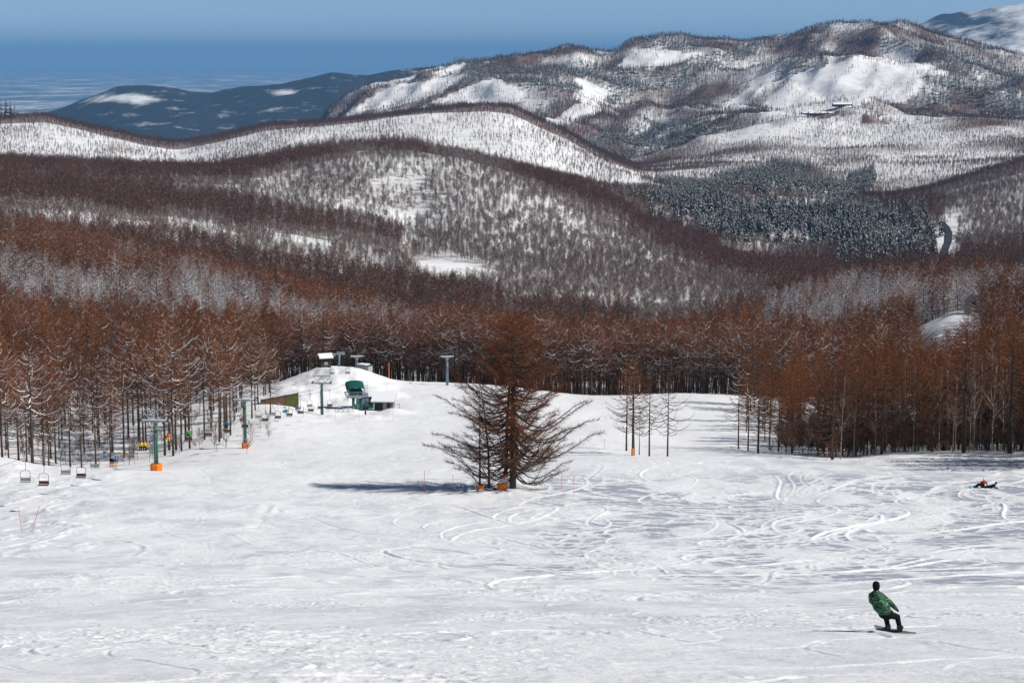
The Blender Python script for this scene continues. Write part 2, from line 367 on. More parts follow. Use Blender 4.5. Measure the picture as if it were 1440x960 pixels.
# ------------------------------------------------------------------ hills and the plain
HS = snow_mat(False)
def hills():
    pxs = np.linspace(-560, 2000, 860); Dn = np.exp(np.concatenate([np.linspace(math.log(550), math.log(6600), 640), np.linspace(math.log(6600), math.log(8500), 14)[1:]]))
    s = (pxs-720)/F; X = s[None]*Dn[:, None]; Y = Dn[:, None]+0*X
    Z = H(X, Y)
    Z[0] -= .3
    me = gridmesh('hills', np.stack([X, Y, Z], -1).reshape(-1, 3), len(Dn), len(pxs))
    global HM; HM = (me, X, Y, Z)
    o = link('hills', me, mats=[HS]); tag(o, 'rolling snow-covered hills and mountains beyond the ski slope', 'hills', kind='structure')
hills()
def far_hill_mat():
    m = bpy.data.materials.new('far_wooded_hills'); m.use_nodes = True
    N, L = nt(m); b = N['Principled BSDF']; b.inputs['Roughness'].default_value = 1; b.inputs['Specular IOR Level'].default_value = 0
    at = N.new('ShaderNodeAttribute'); at.attribute_name = 'snow'
    g = N.new('ShaderNodeNewGeometry')
    n = N.new('ShaderNodeTexNoise'); n.inputs['Scale'].default_value = .006; n.inputs['Detail'].default_value = 10; n.inputs['Roughness'].default_value = .7
    L.new(g.outputs['Position'], n.inputs['Vector'])
    ad = N.new('ShaderNodeMath'); ad.operation = 'ADD'; L.new(at.outputs['Fac'], ad.inputs[0]); L.new(n.outputs['Fac'], ad.inputs[1])
    r = N.new('ShaderNodeValToRGB'); e = r.color_ramp.elements
    e[0].position = .56; e[0].color = (.025, .03, .035, 1); e[1].position = .84; e[1].color = (.80, .80, .80, 1)
    L.new(ad.outputs[0], r.inputs['Fac']); L.new(r.outputs['Color'], b.inputs['Base Color'])
    return m
FH = far_hill_mat()
def far_range(name, label, crest, D0, D1, D2, seed, snowf, amp):
    nc, nr = 420, 110
    a = np.array(crest, float); pxs = np.linspace(a[0, 0], a[-1, 0], nc); cy = np.interp(pxs, a[:, 0], a[:, 1])
    k = np.hanning(11); k /= k.sum(); cy = np.convolve(np.pad(cy, 5, 'edge'), k, 'valid')
    Dn = np.concatenate([np.linspace(D0, D1, nr-30), np.linspace(D1, D2, 31)[1:]])
    s = (pxs-720)/F*1.0
    zc = -(cy-80)/F*D1
    X = s[None]*Dn[:, None]; Y = Dn[:, None]+0*X
    t = np.where(Y < D1, (Y-D0)/(D1-D0), (D2-Y)/(D2-D1)); t = np.clip(t, 0, 1)
    f = t**.9*(.6+.4*t)
    Z = -705+(zc[None]+705)*f
    Z += amp*np.sin(np.pi*np.clip(t, 0, 1))*(ridged(X/1700, Y/2600, 5, seed)-.55)*1.6+amp*.25*t*fbm(X/500, Y/500, 4, seed+2)
    px, py = proj(X, Y, Z)
    me = gridmesh(name, np.stack([X, Y, Z], -1).reshape(-1, 3), len(Dn), nc, {'snow': snowf(px, py, X, Y)})
    tag(link(name, me, mats=[FH]), label, 'hills', kind='structure')
def sn_left(px, py, X, Y):
    blob = np.exp(-((px-178)/42)**2-((py-139)/6)**2)*(.36+.5*fbm(X/260, Y/420, 3, 9))+np.exp(-((px-405)/14)**2-((py-130)/4)**2)*.35
    return blob+.06*fbm(X/700, Y/700, 3, 3)+.12*sstep(.25, .5, fbm(X/900, Y/500, 3, 33))
def sn_right(px, py, X, Y):
    return .16+.6*fbm(X/700, Y/1800, 4, 5)+.5*(ridged(X/1700, Y/2600, 5, 41)-.55)
far_range('wooded_foothills', 'dark blue wooded foothills with a pale bald top in the haze', [(30, 165), (90, 150), (130, 136), (165, 124), (200, 122), (250, 124), (300, 130), (350, 120), (400, 116), (440, 109), (470, 101), (490, 103), (520, 108), (545, 103), (580, 97), (660, 94), (760, 92), (900, 110), (1000, 130)], 9300, 12500, 16000, 11, sn_left, 170)
far_range('snowy_mountain_range', 'snowy blue mountains high on the horizon', [(880, 110), (980, 75), (1030, 63), (1060, 54), (1100, 46), (1140, 50), (1200, 47), (1260, 35), (1310, 22), (1350, 16), (1400, 6), (1440, -2), (1500, -20), (1600, -40), (1800, -30), (2000, 10)], 9500, 15000, 19000, 41, sn_right, 380)
def plain():
    m = bpy.data.materials.new('snowy_plain'); m.use_nodes = True
    N, L = nt(m); b = N['Principled BSDF']; b.inputs['Roughness'].default_value = 1; b.inputs['Specular IOR Level'].default_value = 0
    g = N.new('ShaderNodeNewGeometry'); mp = N.new('ShaderNodeMapping'); mp.inputs['Scale'].default_value = (.0011, .00028, 1)
    L.new(g.outputs['Position'], mp.inputs[0])
    n = N.new('ShaderNodeTexNoise'); n.inputs['Scale'].default_value = 1; n.inputs['Detail'].default_value = 9; n.inputs['Roughness'].default_value = .72
    L.new(mp.outputs[0], n.inputs['Vector'])
    r = N.new('ShaderNodeValToRGB'); e = r.color_ramp.elements
    e[0].position = .42; e[0].color = (.07, .09, .10, 1); e[1].position = .62; e[1].color = (.9, .9, .88, 1)
    x = e.new(.52); x.color = (.28, .30, .31, 1)
    L.new(n.outputs['Fac'], r.inputs['Fac']); L.new(r.outputs['Color'], b.inputs['Base Color'])
    pxs = np.linspace(-900, 2400, 60); Dn = np.exp(np.linspace(math.log(6000), math.log(118000), 60))
    X = (pxs[None]-720)/F*Dn[:, None]; Y = Dn[:, None]+0*X
    me = gridmesh('plain', np.stack([X, Y, X*0-700], -1).reshape(-1, 3), 60, 60)
    tag(link('plain', me, mats=[m]), 'wide hazy snow-covered plain reaching the horizon', 'plain', kind='structure')
plain()

# ------------------------------------------------------------------ mesh collector
class MB:
    def __init__(s): s.v = []; s.f = []; s.m = []
    def add(s, vs, fs, m=0):
        k = len(s.v); s.v += [tuple(v) for v in vs]; s.f += [tuple(i+k for i in f) for f in fs]; s.m += [m]*len(fs)
    def box(s, c, d, m=0, R=None):
        R = R or Matrix.Identity(3); c = Vector(c)
        vs = [c+R @ Vector((x*d[0]/2, y*d[1]/2, z*d[2]/2)) for x in (-1, 1) for y in (-1, 1) for z in (-1, 1)]
        s.add(vs, [(0, 1, 3, 2), (4, 6, 7, 5), (0, 4, 5, 1), (2, 3, 7, 6), (0, 2, 6, 4), (1, 5, 7, 3)], m)
    def tube(s, pts, r, n=6, m=0, cap=True):
        pts = [Vector(p) for p in pts]
        if not hasattr(r, '__len__'): r = [r]*len(pts)
        vs = []; pr = None
        for i, p in enumerate(pts):
            t = (pts[min(i+1, len(pts)-1)]-pts[max(i-1, 0)])
            t = t.normalized() if t.length > 1e-9 else Vector((0, 0, 1))
            if pr is None: a = t.orthogonal().normalized()
            else:
                a = pr-t*pr.dot(t); a = a.normalized() if a.length > 1e-6 else t.orthogonal().normalized()
            pr = a; b = t.cross(a)
            for k in range(n):
                an = 2*math.pi*k/n; vs.append(p+(a*math.cos(an)+b*math.sin(an))*r[i])
        fs = [(i*n+k, i*n+(k+1) % n, (i+1)*n+(k+1) % n, (i+1)*n+k) for i in range(len(pts)-1) for k in range(n)]
        if cap: fs += [tuple(range(n-1, -1, -1)), tuple((len(pts)-1)*n+k for k in range(n))]
        s.add(vs, fs, m)
    def sliver(s, a, b, w, m=0):
        """a thin three-sided twig"""
        a = Vector(a); b = Vector(b); t = (b-a).normalized(); p = t.orthogonal().normalized(); q = t.cross(p)
        ph = random.random()*6.28; d1 = p*math.cos(ph)+q*math.sin(ph)
        d2 = p*math.cos(ph+2.2)+q*math.sin(ph+2.2)
        s.add([a-d1*w, a+d1*w*.6+d2*w, b], [(0, 1, 2)], m)
    def mesh(s, name, mats, smooth=False):
        me = bpy.data.meshes.new(name); me.from_pydata(s.v, [], s.f)
        for m in mats: me.materials.append(m)
        me.polygons.foreach_set('material_index', s.m)
        if smooth: me.polygons.foreach_set('use_smooth', [True]*len(s.f))
        me.update(); return me
    def build(s, name, mats, parent=None, smooth=False):
        if not isinstance(mats, (list, tuple)): mats = [mats]
        return link(name, s.mesh(name, mats, smooth), parent)
def empty(name, loc, rz=0):
    o = bpy.data.objects.new(name, None); COL.objects.link(o); o.location = loc; o.rotation_euler = (0, 0, rz); o.empty_display_size = .3
    return o

# ------------------------------------------------------------------ trees
U = random.uniform
LM = [M['larch'], M['limb'], M['snowcap']]      # crown slots
def larch(Ht, nl, ntw, spread, low=.18, snow=.5, fuzz=1.0, leanx=0, wtw=.03, top=.5, brown=.45, tr=.3, seg=4, sub=0):
    tk, cr = MB(), MB()
    n = 7; pts = [(leanx*(i/n)**2+U(-.04, .04), U(-.04, .04), Ht*i/n-.3*(i == 0)) for i in range(n+1)]
    tk.tube(pts, [tr*(1-.93*(i/n)**.9) for i in range(n+1)], 7)
    def axis(z):
        f = z/Ht; return Vector((leanx*f*f, 0, z))
    az = 0
    for i in range(nl):
        f = low+(1-low)*((i+U(0, 1))/nl)**.92; f = min(f, .985)
        az += 2.4+U(-.5, .5)
        g = (f-low)/(1-low)
        R = spread*((1-g**2.1)**.85*(1-.28*g))*(.6+.4*min(1, g*6))*U(.6, 1.12)+.25
        z = f*Ht; a = axis(z); d = Vector((math.cos(az), math.sin(az), 0))
        up0 = -.10+.50*g+U(-.12, .12); curl = U(.12, .34)
        pl = [a+d*R*(k/seg)+Vector((U(-.03, .03)*R*k/seg, U(-.03, .03)*R*k/seg, R*(up0*(k/seg)+curl*(k/seg)**2-.16*math.sin(math.pi*k/seg)))) for k in range(seg+1)]
        rb = .02+.018*R*(1-g*.4)
        orange = g > brown+U(-.15, .15)
        cr.tube(pl, [rb*(1-.85*k/seg) for k in range(seg+1)], 3, 1, False)
        if random.random() < snow*(1-.6*g)*1.1:
            cr.tube([p+Vector((0, 0, rb*.9+.02)) for p in pl], [rb*U(.3, 1.0)*(1-.6*k/seg)+.008 for k in range(seg+1)], 3, 2, False)
        nt_ = max(2, int(ntw*(.35+R/spread)*fuzz*(1.3 if orange else .7)))
        for k in range(nt_):
            t = U(.15, 1)**.8; q = t*seg; j = min(int(q), seg-1); p = pl[j].lerp(pl[j+1], q-j)
            sd = random.choice((-1, 1)); tl = R*U(.12, .38)*(1.25-t)+.35
            tv = (d*U(.3, 1)+Vector((-d.y, d.x, 0))*sd*U(.3, 1)+Vector((0, 0, U(-.15, .9 if orange else .5)))).normalized()
            e = p+tv*tl
            cr.sliver(p, e, wtw*U(.7, 1.3), 0 if orange or random.random() < .6 else 1)
            if random.random() < snow*.22*(1-g): cr.sliver(p+Vector((0, 0, wtw)), e+Vector((0, 0, wtw)), wtw*1.2, 2)
            for _ in range(sub):
                m_ = p.lerp(e, U(.2, .9)); cr.sliver(m_, m_+(tv+Vector((U(-.8, .8), U(-.8, .8), U(-.2, .9)))).normalized()*tl*U(.25, .5), wtw*.7, 0 if orange or random.random() < .4 else 1)
    return tk, cr
def bare(Ht, nl, ntw, spread, w, tr, mtw=0, lean=.05, snow=0):
    tk, cr = MB(), MB()
    n = 4; bx, by = U(-lean, lean)*Ht, U(-lean, lean)*Ht
    pts = [(bx*(i/n)**2, by*(i/n)**2, Ht*.9*i/n-.3*(i == 0)) for i in range(n+1)]
    tk.tube(pts, [tr*(1-.85*i/n) for i in range(n+1)], 5 if Ht > 13 else 4, 0, False)
    for i in range(nl):
        f = U(.28, .98); az = U(0, 6.28); a = Vector((bx*f*f, by*f*f, Ht*.9*f)); L_ = spread*U(.6, 1.1)*(1.25-f)*1.2
        d = Vector((math.cos(az), math.sin(az), U(.7, 1.7))).normalized(); b = a+d*L_
        cr.tube([a, a.lerp(b, .5)+Vector((0, 0, -.08*L_)), b], [w*1.6, w*1.1, w*.3], 3, 1, False)
        if snow and random.random() < snow: cr.tube([a+Vector((0, 0, w*1.6)), a.lerp(b, .5)+Vector((0, 0, -.08*L_+w*1.5)), b+Vector((0, 0, w))], [w*1.3, w*1.2, w*.4], 3, 2, False)
        for k in range(ntw):
            p = a.lerp(b, U(.2, 1)); t = (d+Vector((U(-1, 1), U(-1, 1), U(-.2, 1)))).normalized(); cr.sliver(p, p+t*L_*U(.25, .55), w*U(.5, .9), mtw)
    return tk, cr
def conifer(Ht, lay, k, w, snow=.5):
    tk, cr = MB(), MB()
    tk.tube([(0, 0, -.3), (0, 0, Ht*.97)], [Ht*.015, .03], 5)
    for i in range(lay):
        g = i/lay; z = Ht*(.08+.9*g); R = w*(1-g)**.85+.15
        for j in range(k):
            az = U(0, 6.28); d = Vector((math.cos(az), math.sin(az), 0)); n_ = Vector((-d.y, d.x, 0)); r = R*U(.7, 1.15)
            a = Vector((0, 0, z+.25*r)); e = d*r+Vector((0, 0, z-.28*r)); mid = a.lerp(e, .55)+Vector((0, 0, .12*r)); ww = r*U(.22, .36)
            cr.add([a, mid+n_*ww, e, mid-n_*ww, mid-Vector((0, 0, .22*r))], [(0, 1, 4), (4, 1, 2), (4, 2, 3), (0, 4, 3), (0, 3, 2, 1)], 0)
            if random.random() < snow:
                u = Vector((0, 0, .05+.02*r)); ww *= U(.4, .85)
                m2 = mid+u; cr.add([a.lerp(mid, .35)+u, m2+n_*ww, e.lerp(mid, .15)+u, m2-n_*ww], [(0, 3, 2, 1)], 1)
    return tk, cr
def twig_tree(Ht, n, w, mt=1):
    """distant hillside tree: trunk, ascending limbs and a haze of twigs"""
    tk, cr = MB(), MB()
    bx = U(-.06, .06)*Ht
    tk.tube([(0, 0, -.4), (bx*.3, 0, Ht*.5), (bx, 0, Ht*.93)], [w*1.5, w*1.1, w*.4], 3, 0, False)
    for i in range(n):
        f = U(.35, .95); a = Vector((bx*f, 0, Ht*f*.93)); az = U(0, 6.28); l = Ht*U(.2, .46)*(1.25-f)
        t = Vector((math.cos(az), math.sin(az), U(.5, 1.8))).normalized(); cr.sliver(a, a+t*l, w*U(.6, 1), 0)
        m_ = a+t*l*.5; cr.sliver(m_, m_+(t+Vector((U(-.9, .9), U(-.9, .9), .2))).normalized()*l*.6, w*.6, 0)
    return tk, cr
def proto_pair(name, pair, tm, cms):
    """shared meshes of a kind of tree: trunk mesh, crown mesh, and the two joined for the masses of the far wood"""
    tk, cr = pair
    tme = tk.mesh(name+'_trunk', [tm], True); cme = cr.mesh(name+'_crown', cms)
    j = MB(); j.v = tk.v+cr.v; k = len(tk.v); j.f = tk.f+[tuple(i+k for i in f) for f in cr.f]; j.m = [0]*len(tk.f)+[m+1 for m in cr.m]
    jo = bpy.data.objects.new(name+'_source', j.mesh(name+'_whole', [tm]+cms))
    return dict(t=tme, c=cme, j=jo)
BM_ = [M['bare'], M['baretrunk'], M['snowcap']]
LF = [M['larchfar'], M['limb'], M['snowcap']]
CM_ = [M['conifer'], M['snowcap']]
PR = {}
PR['larch'] = [proto_pair('larch', larch(U(18, 25), 86, 24, U(4.2, 6.0), low=U(.24, .40), snow=.28, wtw=.04, brown=U(.30, .50), tr=.24, sub=1), M['bark'], LM) for _ in range(8)]
PR['larch_dry'] = [proto_pair('larch', larch(U(17, 25), 92, 28, U(4.6, 6.6), low=U(.08, .3), snow=0, wtw=.04, brown=U(.25, .50), tr=.22, sub=1, leanx=U(-1.2, 1.2)), M['bark'], LM) for _ in range(7)]
PR['larch_mid'] = [proto_pair('larch', larch(U(16, 24), 54, 20, U(3.6, 5.4), low=U(.2, .34), snow=.25, wtw=.075, brown=U(.25, .45), tr=.24, seg=3), M['bark'], LM) for _ in range(5)]
PR['larch_far'] = [proto_pair('larch', larch(U(12, 18), 32, 13, U(3.0, 4.4), low=U(.22, .4), snow=.15, wtw=.13, brown=U(.2, .45), tr=.2, seg=2), M['baretrunk'], LF) for _ in range(5)]
PR['snowy'] = [proto_pair('snowy_larch', larch(U(13, 20), 46, 9, U(3.8, 5.2), low=U(.15, .3), snow=3.4, wtw=.05, brown=U(.7, .9), tr=.2, seg=3), M['bark'], LM) for _ in range(5)]
PR['birch'] = [proto_pair('birch', bare(U(15, 21), 24, 14, 3.6, .045, .15, 0, snow=0), M['birch'], [M['bare'], M['birch'], M['snowcap']]) for _ in range(4)]
PR['bare'] = [proto_pair('bare_tree', bare(U(8, 14), 30, 16, U(3.6, 5.0), .06, .10, 0, snow=.45, lean=.09), M['baretrunk'], BM_) for _ in range(5)]
PR['thicket'] = [proto_pair('thicket', bare(U(3.5, 6.5), 26, 12, 2.6, .03, .05, 0, snow=0), M['baretrunk'], [M['bare'], M['limb'], M['snowcap']]) for _ in range(4)]
PR['bush'] = [proto_pair('bare_shrub', bare(U(2.2, 3.4), 16, 8, 1.7, .02, .03, 0, snow=.3), M['baretrunk'], BM_) for _ in range(3)]
PR['twig'] = [proto_pair('far_tree', twig_tree(U(8, 14), 60, .11), M['baretrunk'], [M['purple']]) for _ in range(5)]
PR['twigfar'] = [proto_pair('mountain_tree', twig_tree(U(8, 14), 40, .22), M['purple'], [M['purple']]) for _ in range(4)]
PR['conifer'] = [proto_pair('conifer', conifer(U(17, 23), 15, 9, 3.6, .42), M['bark'], CM_) for _ in range(4)]
PR['conifer_far'] = [proto_pair('far_conifer', conifer(U(14, 19), 7, 6, 3.1, .42), M['bark'], CM_) for _ in range(4)]

def scatter_object(name, label, cat, sources, pts, kinds, rz, sc, tilt=.04):
    """one object for the trees nobody could count; its own geometry instances the whole-tree meshes"""
    me = bpy.data.meshes.new(name); me.vertices.add(len(pts)); me.vertices.foreach_set('co', pts.astype(np.float32).ravel())
    rot = np.stack([RNG.normal(0, tilt, len(pts)), RNG.normal(0, tilt, len(pts)), rz], -1)
    a = me.attributes.new('rot', 'FLOAT_VECTOR', 'POINT'); a.data.foreach_set('vector', rot.astype(np.float32).ravel())
    a = me.attributes.new('scl', 'FLOAT', 'POINT'); a.data.foreach_set('value', sc.astype(np.float32))
    a = me.attributes.new('idx', 'INT', 'POINT'); a.data.foreach_set('value', kinds.astype(np.int32))
    me.update()
    o = link(name, me); tag(o, label, cat, kind='stuff')
    ng = bpy.data.node_groups.new(name+'_nodes', 'GeometryNodeTree')
    ng.interface.new_socket('Geometry', in_out='INPUT', socket_type='NodeSocketGeometry'); ng.interface.new_socket('Geometry', in_out='OUTPUT', socket_type='NodeSocketGeometry')
    N, L = ng.nodes, ng.links
    gi = N.new('NodeGroupInput'); go = N.new('NodeGroupOutput'); jn = N.new('GeometryNodeJoinGeometry')
    mp = N.new('GeometryNodeMeshToPoints'); L.new(gi.outputs[0], mp.inputs[0])
    def attr(n_, t):
        q = N.new('GeometryNodeInputNamedAttribute'); q.data_type = t; q.inputs[0].default_value = n_; return q
    ar, asc, ai = attr('rot', 'FLOAT_VECTOR'), attr('scl', 'FLOAT'), attr('idx', 'INT')
    for k, src in enumerate(sources):
        oi = N.new('GeometryNodeObjectInfo'); oi.inputs[0].default_value = src
        cp = N.new('FunctionNodeCompare'); cp.data_type = 'INT'; cp.operation = 'EQUAL'
        L.new(ai.outputs[0], cp.inputs[2]); cp.inputs[3].default_value = k
        ip = N.new('GeometryNodeInstanceOnPoints'); L.new(mp.outputs[0], ip.inputs['Points']); L.new(cp.outputs[0], ip.inputs['Selection'])
        g2 = N.new('GeometryNodeGeometryToInstance'); L.new(oi.outputs['Geometry'], g2.inputs[0]); L.new(g2.outputs[0], ip.inputs['Instance'])
        L.new(ar.outputs[0], ip.inputs['Rotation']); L.new(asc.outputs[0], ip.inputs['Scale'])
        L.new(ip.outputs[0], jn.inputs[0])
    L.new(jn.outputs[0], go.inputs[0])
    md = o.modifiers.new('scatter', 'NODES'); md.node_group = ng
    print(name, len(pts))
    return o

def inpoly(px, py, poly):
    c = np.zeros(px.shape, bool); n = len(poly)
    for i in range(n):
        x1, y1 = poly[i]; x2, y2 = poly[(i+1) % n]
        if y1 == y2: continue
        c ^= ((y1 > py) != (y2 > py)) & (px < (x2-x1)*(py-y1)/(y2-y1)+x1)
    return c
def cand(D0, D1, step, p0=-160, p1=1600):
    """jittered candidates over the land between two depths"""
    ys = np.arange(D0, D1, step); X, Y = [], []
    for y in ys:
        x = np.arange((p0-720)/F*y, (p1-720)/F*y, step)
        X.append(x+RNG.uniform(-.5, .5, len(x))*step); Y.append(y+RNG.uniform(-.5, .5, len(x))*step)
    X = np.concatenate(X); Y = np.concatenate(Y); Z = H(X, Y); px, py = proj(X, Y, Z)
    return X, Y, Z, px, py
def horizon_cull(X, Y, Z, hgt, slack):
    """keep trees whose top is not hidden far behind nearer land (slack metres kept for other viewpoints)"""
    mx = np.maximum.accumulate(ZG/np.exp(LD)[:, None], axis=0)
    fi = np.clip(((np.log(Y)-LD[0])/(LD[1]-LD[0])).astype(int), 0, len(LD)-1); fj = np.clip(((X/Y-SG[0])/(SG[1]-SG[0])).astype(int), 0, NS-1)
    return (Z+hgt+slack)/Y > mx[fi, fj]

# --- near woods: explicit list of standing places
def near_woods():
    out = []
    def block(n, pa, pb, Da, Db, front, kind, mind, cond=None):
        pts = []; tries = 0
        while len(pts) < n and tries < n*60:
            tries += 1
            px = U(pa, pb); D = U(Da, Db)
            if D < front(px): continue
            g = G(px, D)
            if cond and not cond(px, D): continue
            if any((g.x-q.x)**2+(g.y-q.y)**2 < mind*mind for q in pts): continue
            pts.append(g); out.append((g, kind, px, D))
    # left wood beside the lift line
    fl = lambda px: float(np.interp(px, [-200, 0, 60, 150, 230, 300, 345, 380, 420], [285, 290, 300, 330, 335, 350, 378, 410, 440]))
    block(215, -190, 395, 285, 500, fl, 'larch', 3.6, lambda px, D: not (px > 330 and D < 400 and random.random() < .5))
    # right wood
    fr = lambda px: float(np.interp(px, [1035, 1060, 1110, 1170, 1230, 1290, 1440, 1700], [440, 385, 345, 330, 333, 337, 336, 330]))
    block(205, 1040, 1640, 328, 470, fr, 'larch_dry', 3.0)
    block(80, 1170, 1600, 331, 352, fr, 'birch', 2.2)
    block(46, 1455, 1800, 262, 332, lambda p: 294, 'larch_dry', 4.0)
    return out
NW = near_woods()
# single trees whose place the photograph fixes: (px, D, kind, proto, height scale)
def front_of(px): return 0
X, Y, Z, px, py = cand(503, 960, 4.3)
n1 = fbm(X/60, Y/60, 3, 71)
field = (px > 1284) & (px < 1378) & (Y > 455) & (Y < 735)
openl = (px > 385) & (px < 560) & (Y < 530)
k = (RNG.random(len(X)) < .80+.4*n1) & ~field & ~openl & (Y > np.interp(px, [-200, 380, 480, 560, 700, 830, 1030, 1060, 1600], [500, 522, 536, 528, 520, 512, 508, 460, 460]))
k &= ~((px > 1060) & (Y < 540) & (RNG.random(len(X)) < .3))
k &= horizon_cull(X, Y, Z, 22, 25)
Xm, Ym, Zm, pxm = X[k], Y[k], Z[k], px[k]
# nearest places become single trees, the rest of the wood is one object
INDIV = []
for g, kind, p_, D in NW: INDIV.append((g, kind, p_, D, U(.74, 1.06)*float(np.interp(p_, [0, 130, 170, 320, 380, 1035, 1100, 1180, 1250, 1330, 1400], [.88, .88, 1, 1, .86, .66, .74, .84, .92, .98, 1.04]))))
NL = sum(1 for t in INDIV if t[1].startswith('larch'))
order = np.argsort(Ym); inview = [i for i in order if -5 < pxm[i] < 1445]
# which near-wood trees show least (behind all the others): keep 300 larches as objects
vis = sorted([t for t in INDIV if t[1].startswith('larch')], key=lambda t: t[3]+(0 if -20 < t[2] < 1460 else 400))
keep = vis[:238]; rest = vis[238:]
others = [t for t in INDIV if not t[1].startswith('larch')]
take = inview[:46]
for i in take: keep.append((Vector((Xm[i], Ym[i], Zm[i])), 'larch', pxm[i], Ym[i], U(.75, 1.0)))
def place_tree(kind, g, sc, rz, name, label, cat, group, proto=None, sxy=1.0):
    pr = proto or random.choice(PR[kind])
    e = empty(name, g, rz); e.scale = (sc*sxy, sc*sxy, sc); tag(e, label, cat, group)
    t = bpy.data.objects.new('trunk', pr['t']); COL.objects.link(t); t.parent = e
    c = bpy.data.objects.new('crown', pr['c']); COL.objects.link(c); c.parent = e
    return e
def lower(g, p_, s):
    if 1286 < p_ < 1400 and g.y < 735:
        top = float(P(p_, np.interp(p_, [1286, 1300, 1345, 1376, 1400], [462, 482, 460, 438, 436]), g.y)[2]); return min(s, (top-g.z)/23.5)
    return s
for g, kind, p_, D, s in keep+others:
    s = lower(g, p_, s)
    if s < .35: continue
    if kind == 'birch':
        place_tree(kind, g, s, U(0, 6.28), 'birch_tree', 'slim pale-trunked bare tree among the brown larches of the wood right of the piste', 'tree', 'pale bare trees in the wood right of the piste')
    elif kind == 'larch_dry':
        place_tree(kind, g, s, U(0, 6.28), 'larch_tree', 'tall orange-brown larch in the snowless wood right of the piste', 'tree', 'larches of the wood right of the piste')
    elif D < 502:
        place_tree(kind, g, s, U(0, 6.28), 'larch_tree', 'brown-topped larch with snowy lower branches in the wood left of the chairlift', 'tree', 'larches of the wood beside the chairlift')
    else:
        place_tree(kind, g, s, U(0, 6.28), 'larch_tree', 'brown larch in the front rows of the wood behind the lift station field', 'tree', 'larches standing behind the snowfield rim')

def mass(name, label, cat, lists):
    """lists: (X, Y, Z, proto key, scale lo, hi)"""
    src, P_, K_, S_ = [], [], [], []
    for X, Y, Z, key, lo, hi in lists:
        k0 = len(src); src += [p['j'] for p in PR[key]]
        P_.append(np.stack([X, Y, Z], -1)); K_.append(k0+RNG.integers(0, len(PR[key]), len(X))); S_.append(RNG.uniform(lo, hi, len(X)))
    pts = np.concatenate(P_); return scatter_object(name, label, cat, src, pts, np.concatenate(K_), RNG.uniform(0, 6.28, len(pts)), np.concatenate(S_))
tk_ = set(take); ri = np.array([i for i in range(len(Xm)) if i not in tk_])
nearr = ri[Ym[ri] < 640]; farr = ri[Ym[ri] >= 640]
_jx, _jy = pxm+fbm(Xm/30, Ym/30, 3, 73)*50, proj(Xm, Ym, Zm)[1]+fbm(Xm/30, Ym/30, 3, 74)*18
snp = ((fbm(Xm/38, Ym/60, 3, 72) > .13) & (RNG.random(len(Xm)) < .7)) | ((inpoly(_jx, _jy, [(-300, 398), (100, 418), (300, 446), (600, 492), (600, 550), (-300, 560)]) | inpoly(_jx, _jy, [(1060, 425), (1200, 428), (1600, 432), (1600, 500), (1280, 520), (1060, 500)])) & (RNG.random(len(Xm)) < .82)); barer = farr[snp[farr]]; farr = farr[~snp[farr]]
rx = np.array([t[0].x for t in rest]); ry = np.array([t[0].y for t in rest]); rzz = np.array([t[0].z for t in rest])
mass('larch_forest', 'dense wood of brown larches rolling away behind the snowfield', 'forest',
     [(rx, ry, rzz, 'larch_dry', .8, 1.1), (Xm[nearr], Ym[nearr], Zm[nearr], 'larch', .75, 1.0), (Xm[farr], Ym[farr], Zm[farr], 'larch_mid', .6, 1.1), (Xm[barer], Ym[barer], Zm[barer], 'snowy', .65, 1.1)])

# --- hillsides 960 .. 2250 m
X, Y, Z, px, py = cand(960, 2250, 5.0)
jx = px+fbm(X/40, Y/40, 3, 81)*46; jy = py+fbm(X/40, Y/40, 3, 82)*26
r = RNG.random(len(X))
# brown larch belts (in the photograph's pixels, projected onto the land)
LB = [[(-200, 205), (300, 225), (420, 215), (560, 190), (640, 195), (640, 214), (500, 222), (430, 240), (330, 262), (200, 262), (100, 250), (-200, 245)],
      [(-200, 240), (120, 262), (300, 285), (420, 300), (560, 335), (560, 350), (420, 330), (250, 310), (100, 292), (-200, 290)],
      [(-200, 320), (150, 330), (420, 380), (560, 405), (900, 470), (900, 520), (-200, 520)],
      [(640, 200), (760, 236), (900, 305), (1010, 350), (1150, 395), (1060, 400), (960, 368), (860, 318), (740, 258)],
      [(1070, 385), (1180, 360), (1260, 352), (1620, 355), (1620, 415), (1330, 412), (1200, 412), (1090, 430)],
      [(840, 244), (1000, 262), (930, 282), (860, 272)], [(1130, 318), (1200, 282), (1290, 262), (1330, 300), (1300, 330), (1180, 330)]]
larchy = np.zeros(len(X), bool)
for p_ in LB: larchy |= inpoly(jx, jy, p_)
EV = [[(905, 282), (960, 265), (1020, 272), (1110, 290), (1170, 300), (1215, 282), (1290, 310), (1318, 345), (1290, 368), (1180, 362), (1050, 345), (960, 325)]]
ev = inpoly(px+fbm(X/30, Y/30, 4, 81)*110, py+fbm(X/30, Y/30, 4, 82)*46, EV[0])
clear = inpoly(px+fbm(X/25, Y/25, 3, 83)*24, py, [(575, 372), (620, 362), (690, 378), (700, 396), (640, 402), (585, 395)]) | inpoly(px+fbm(X/26, Y/60, 3, 87)*34, py, [(1322, 296), (1342, 300), (1350, 330), (1348, 372), (1316, 372), (1318, 330)])
band = inpoly(jx, jy, [(40, 290), (200, 312), (330, 330), (470, 356), (560, 375), (540, 398), (380, 372), (200, 340), (50, 312)]) | inpoly(jx, jy, [(530, 240), (600, 250), (600, 330), (560, 370), (520, 300)])
dn = .62+.35*fbm(X/90, Y/90, 3, 84)
cl = fbm(X/28, Y/28, 4, 85)+.6*fbm(X/9, Y/9, 2, 86)
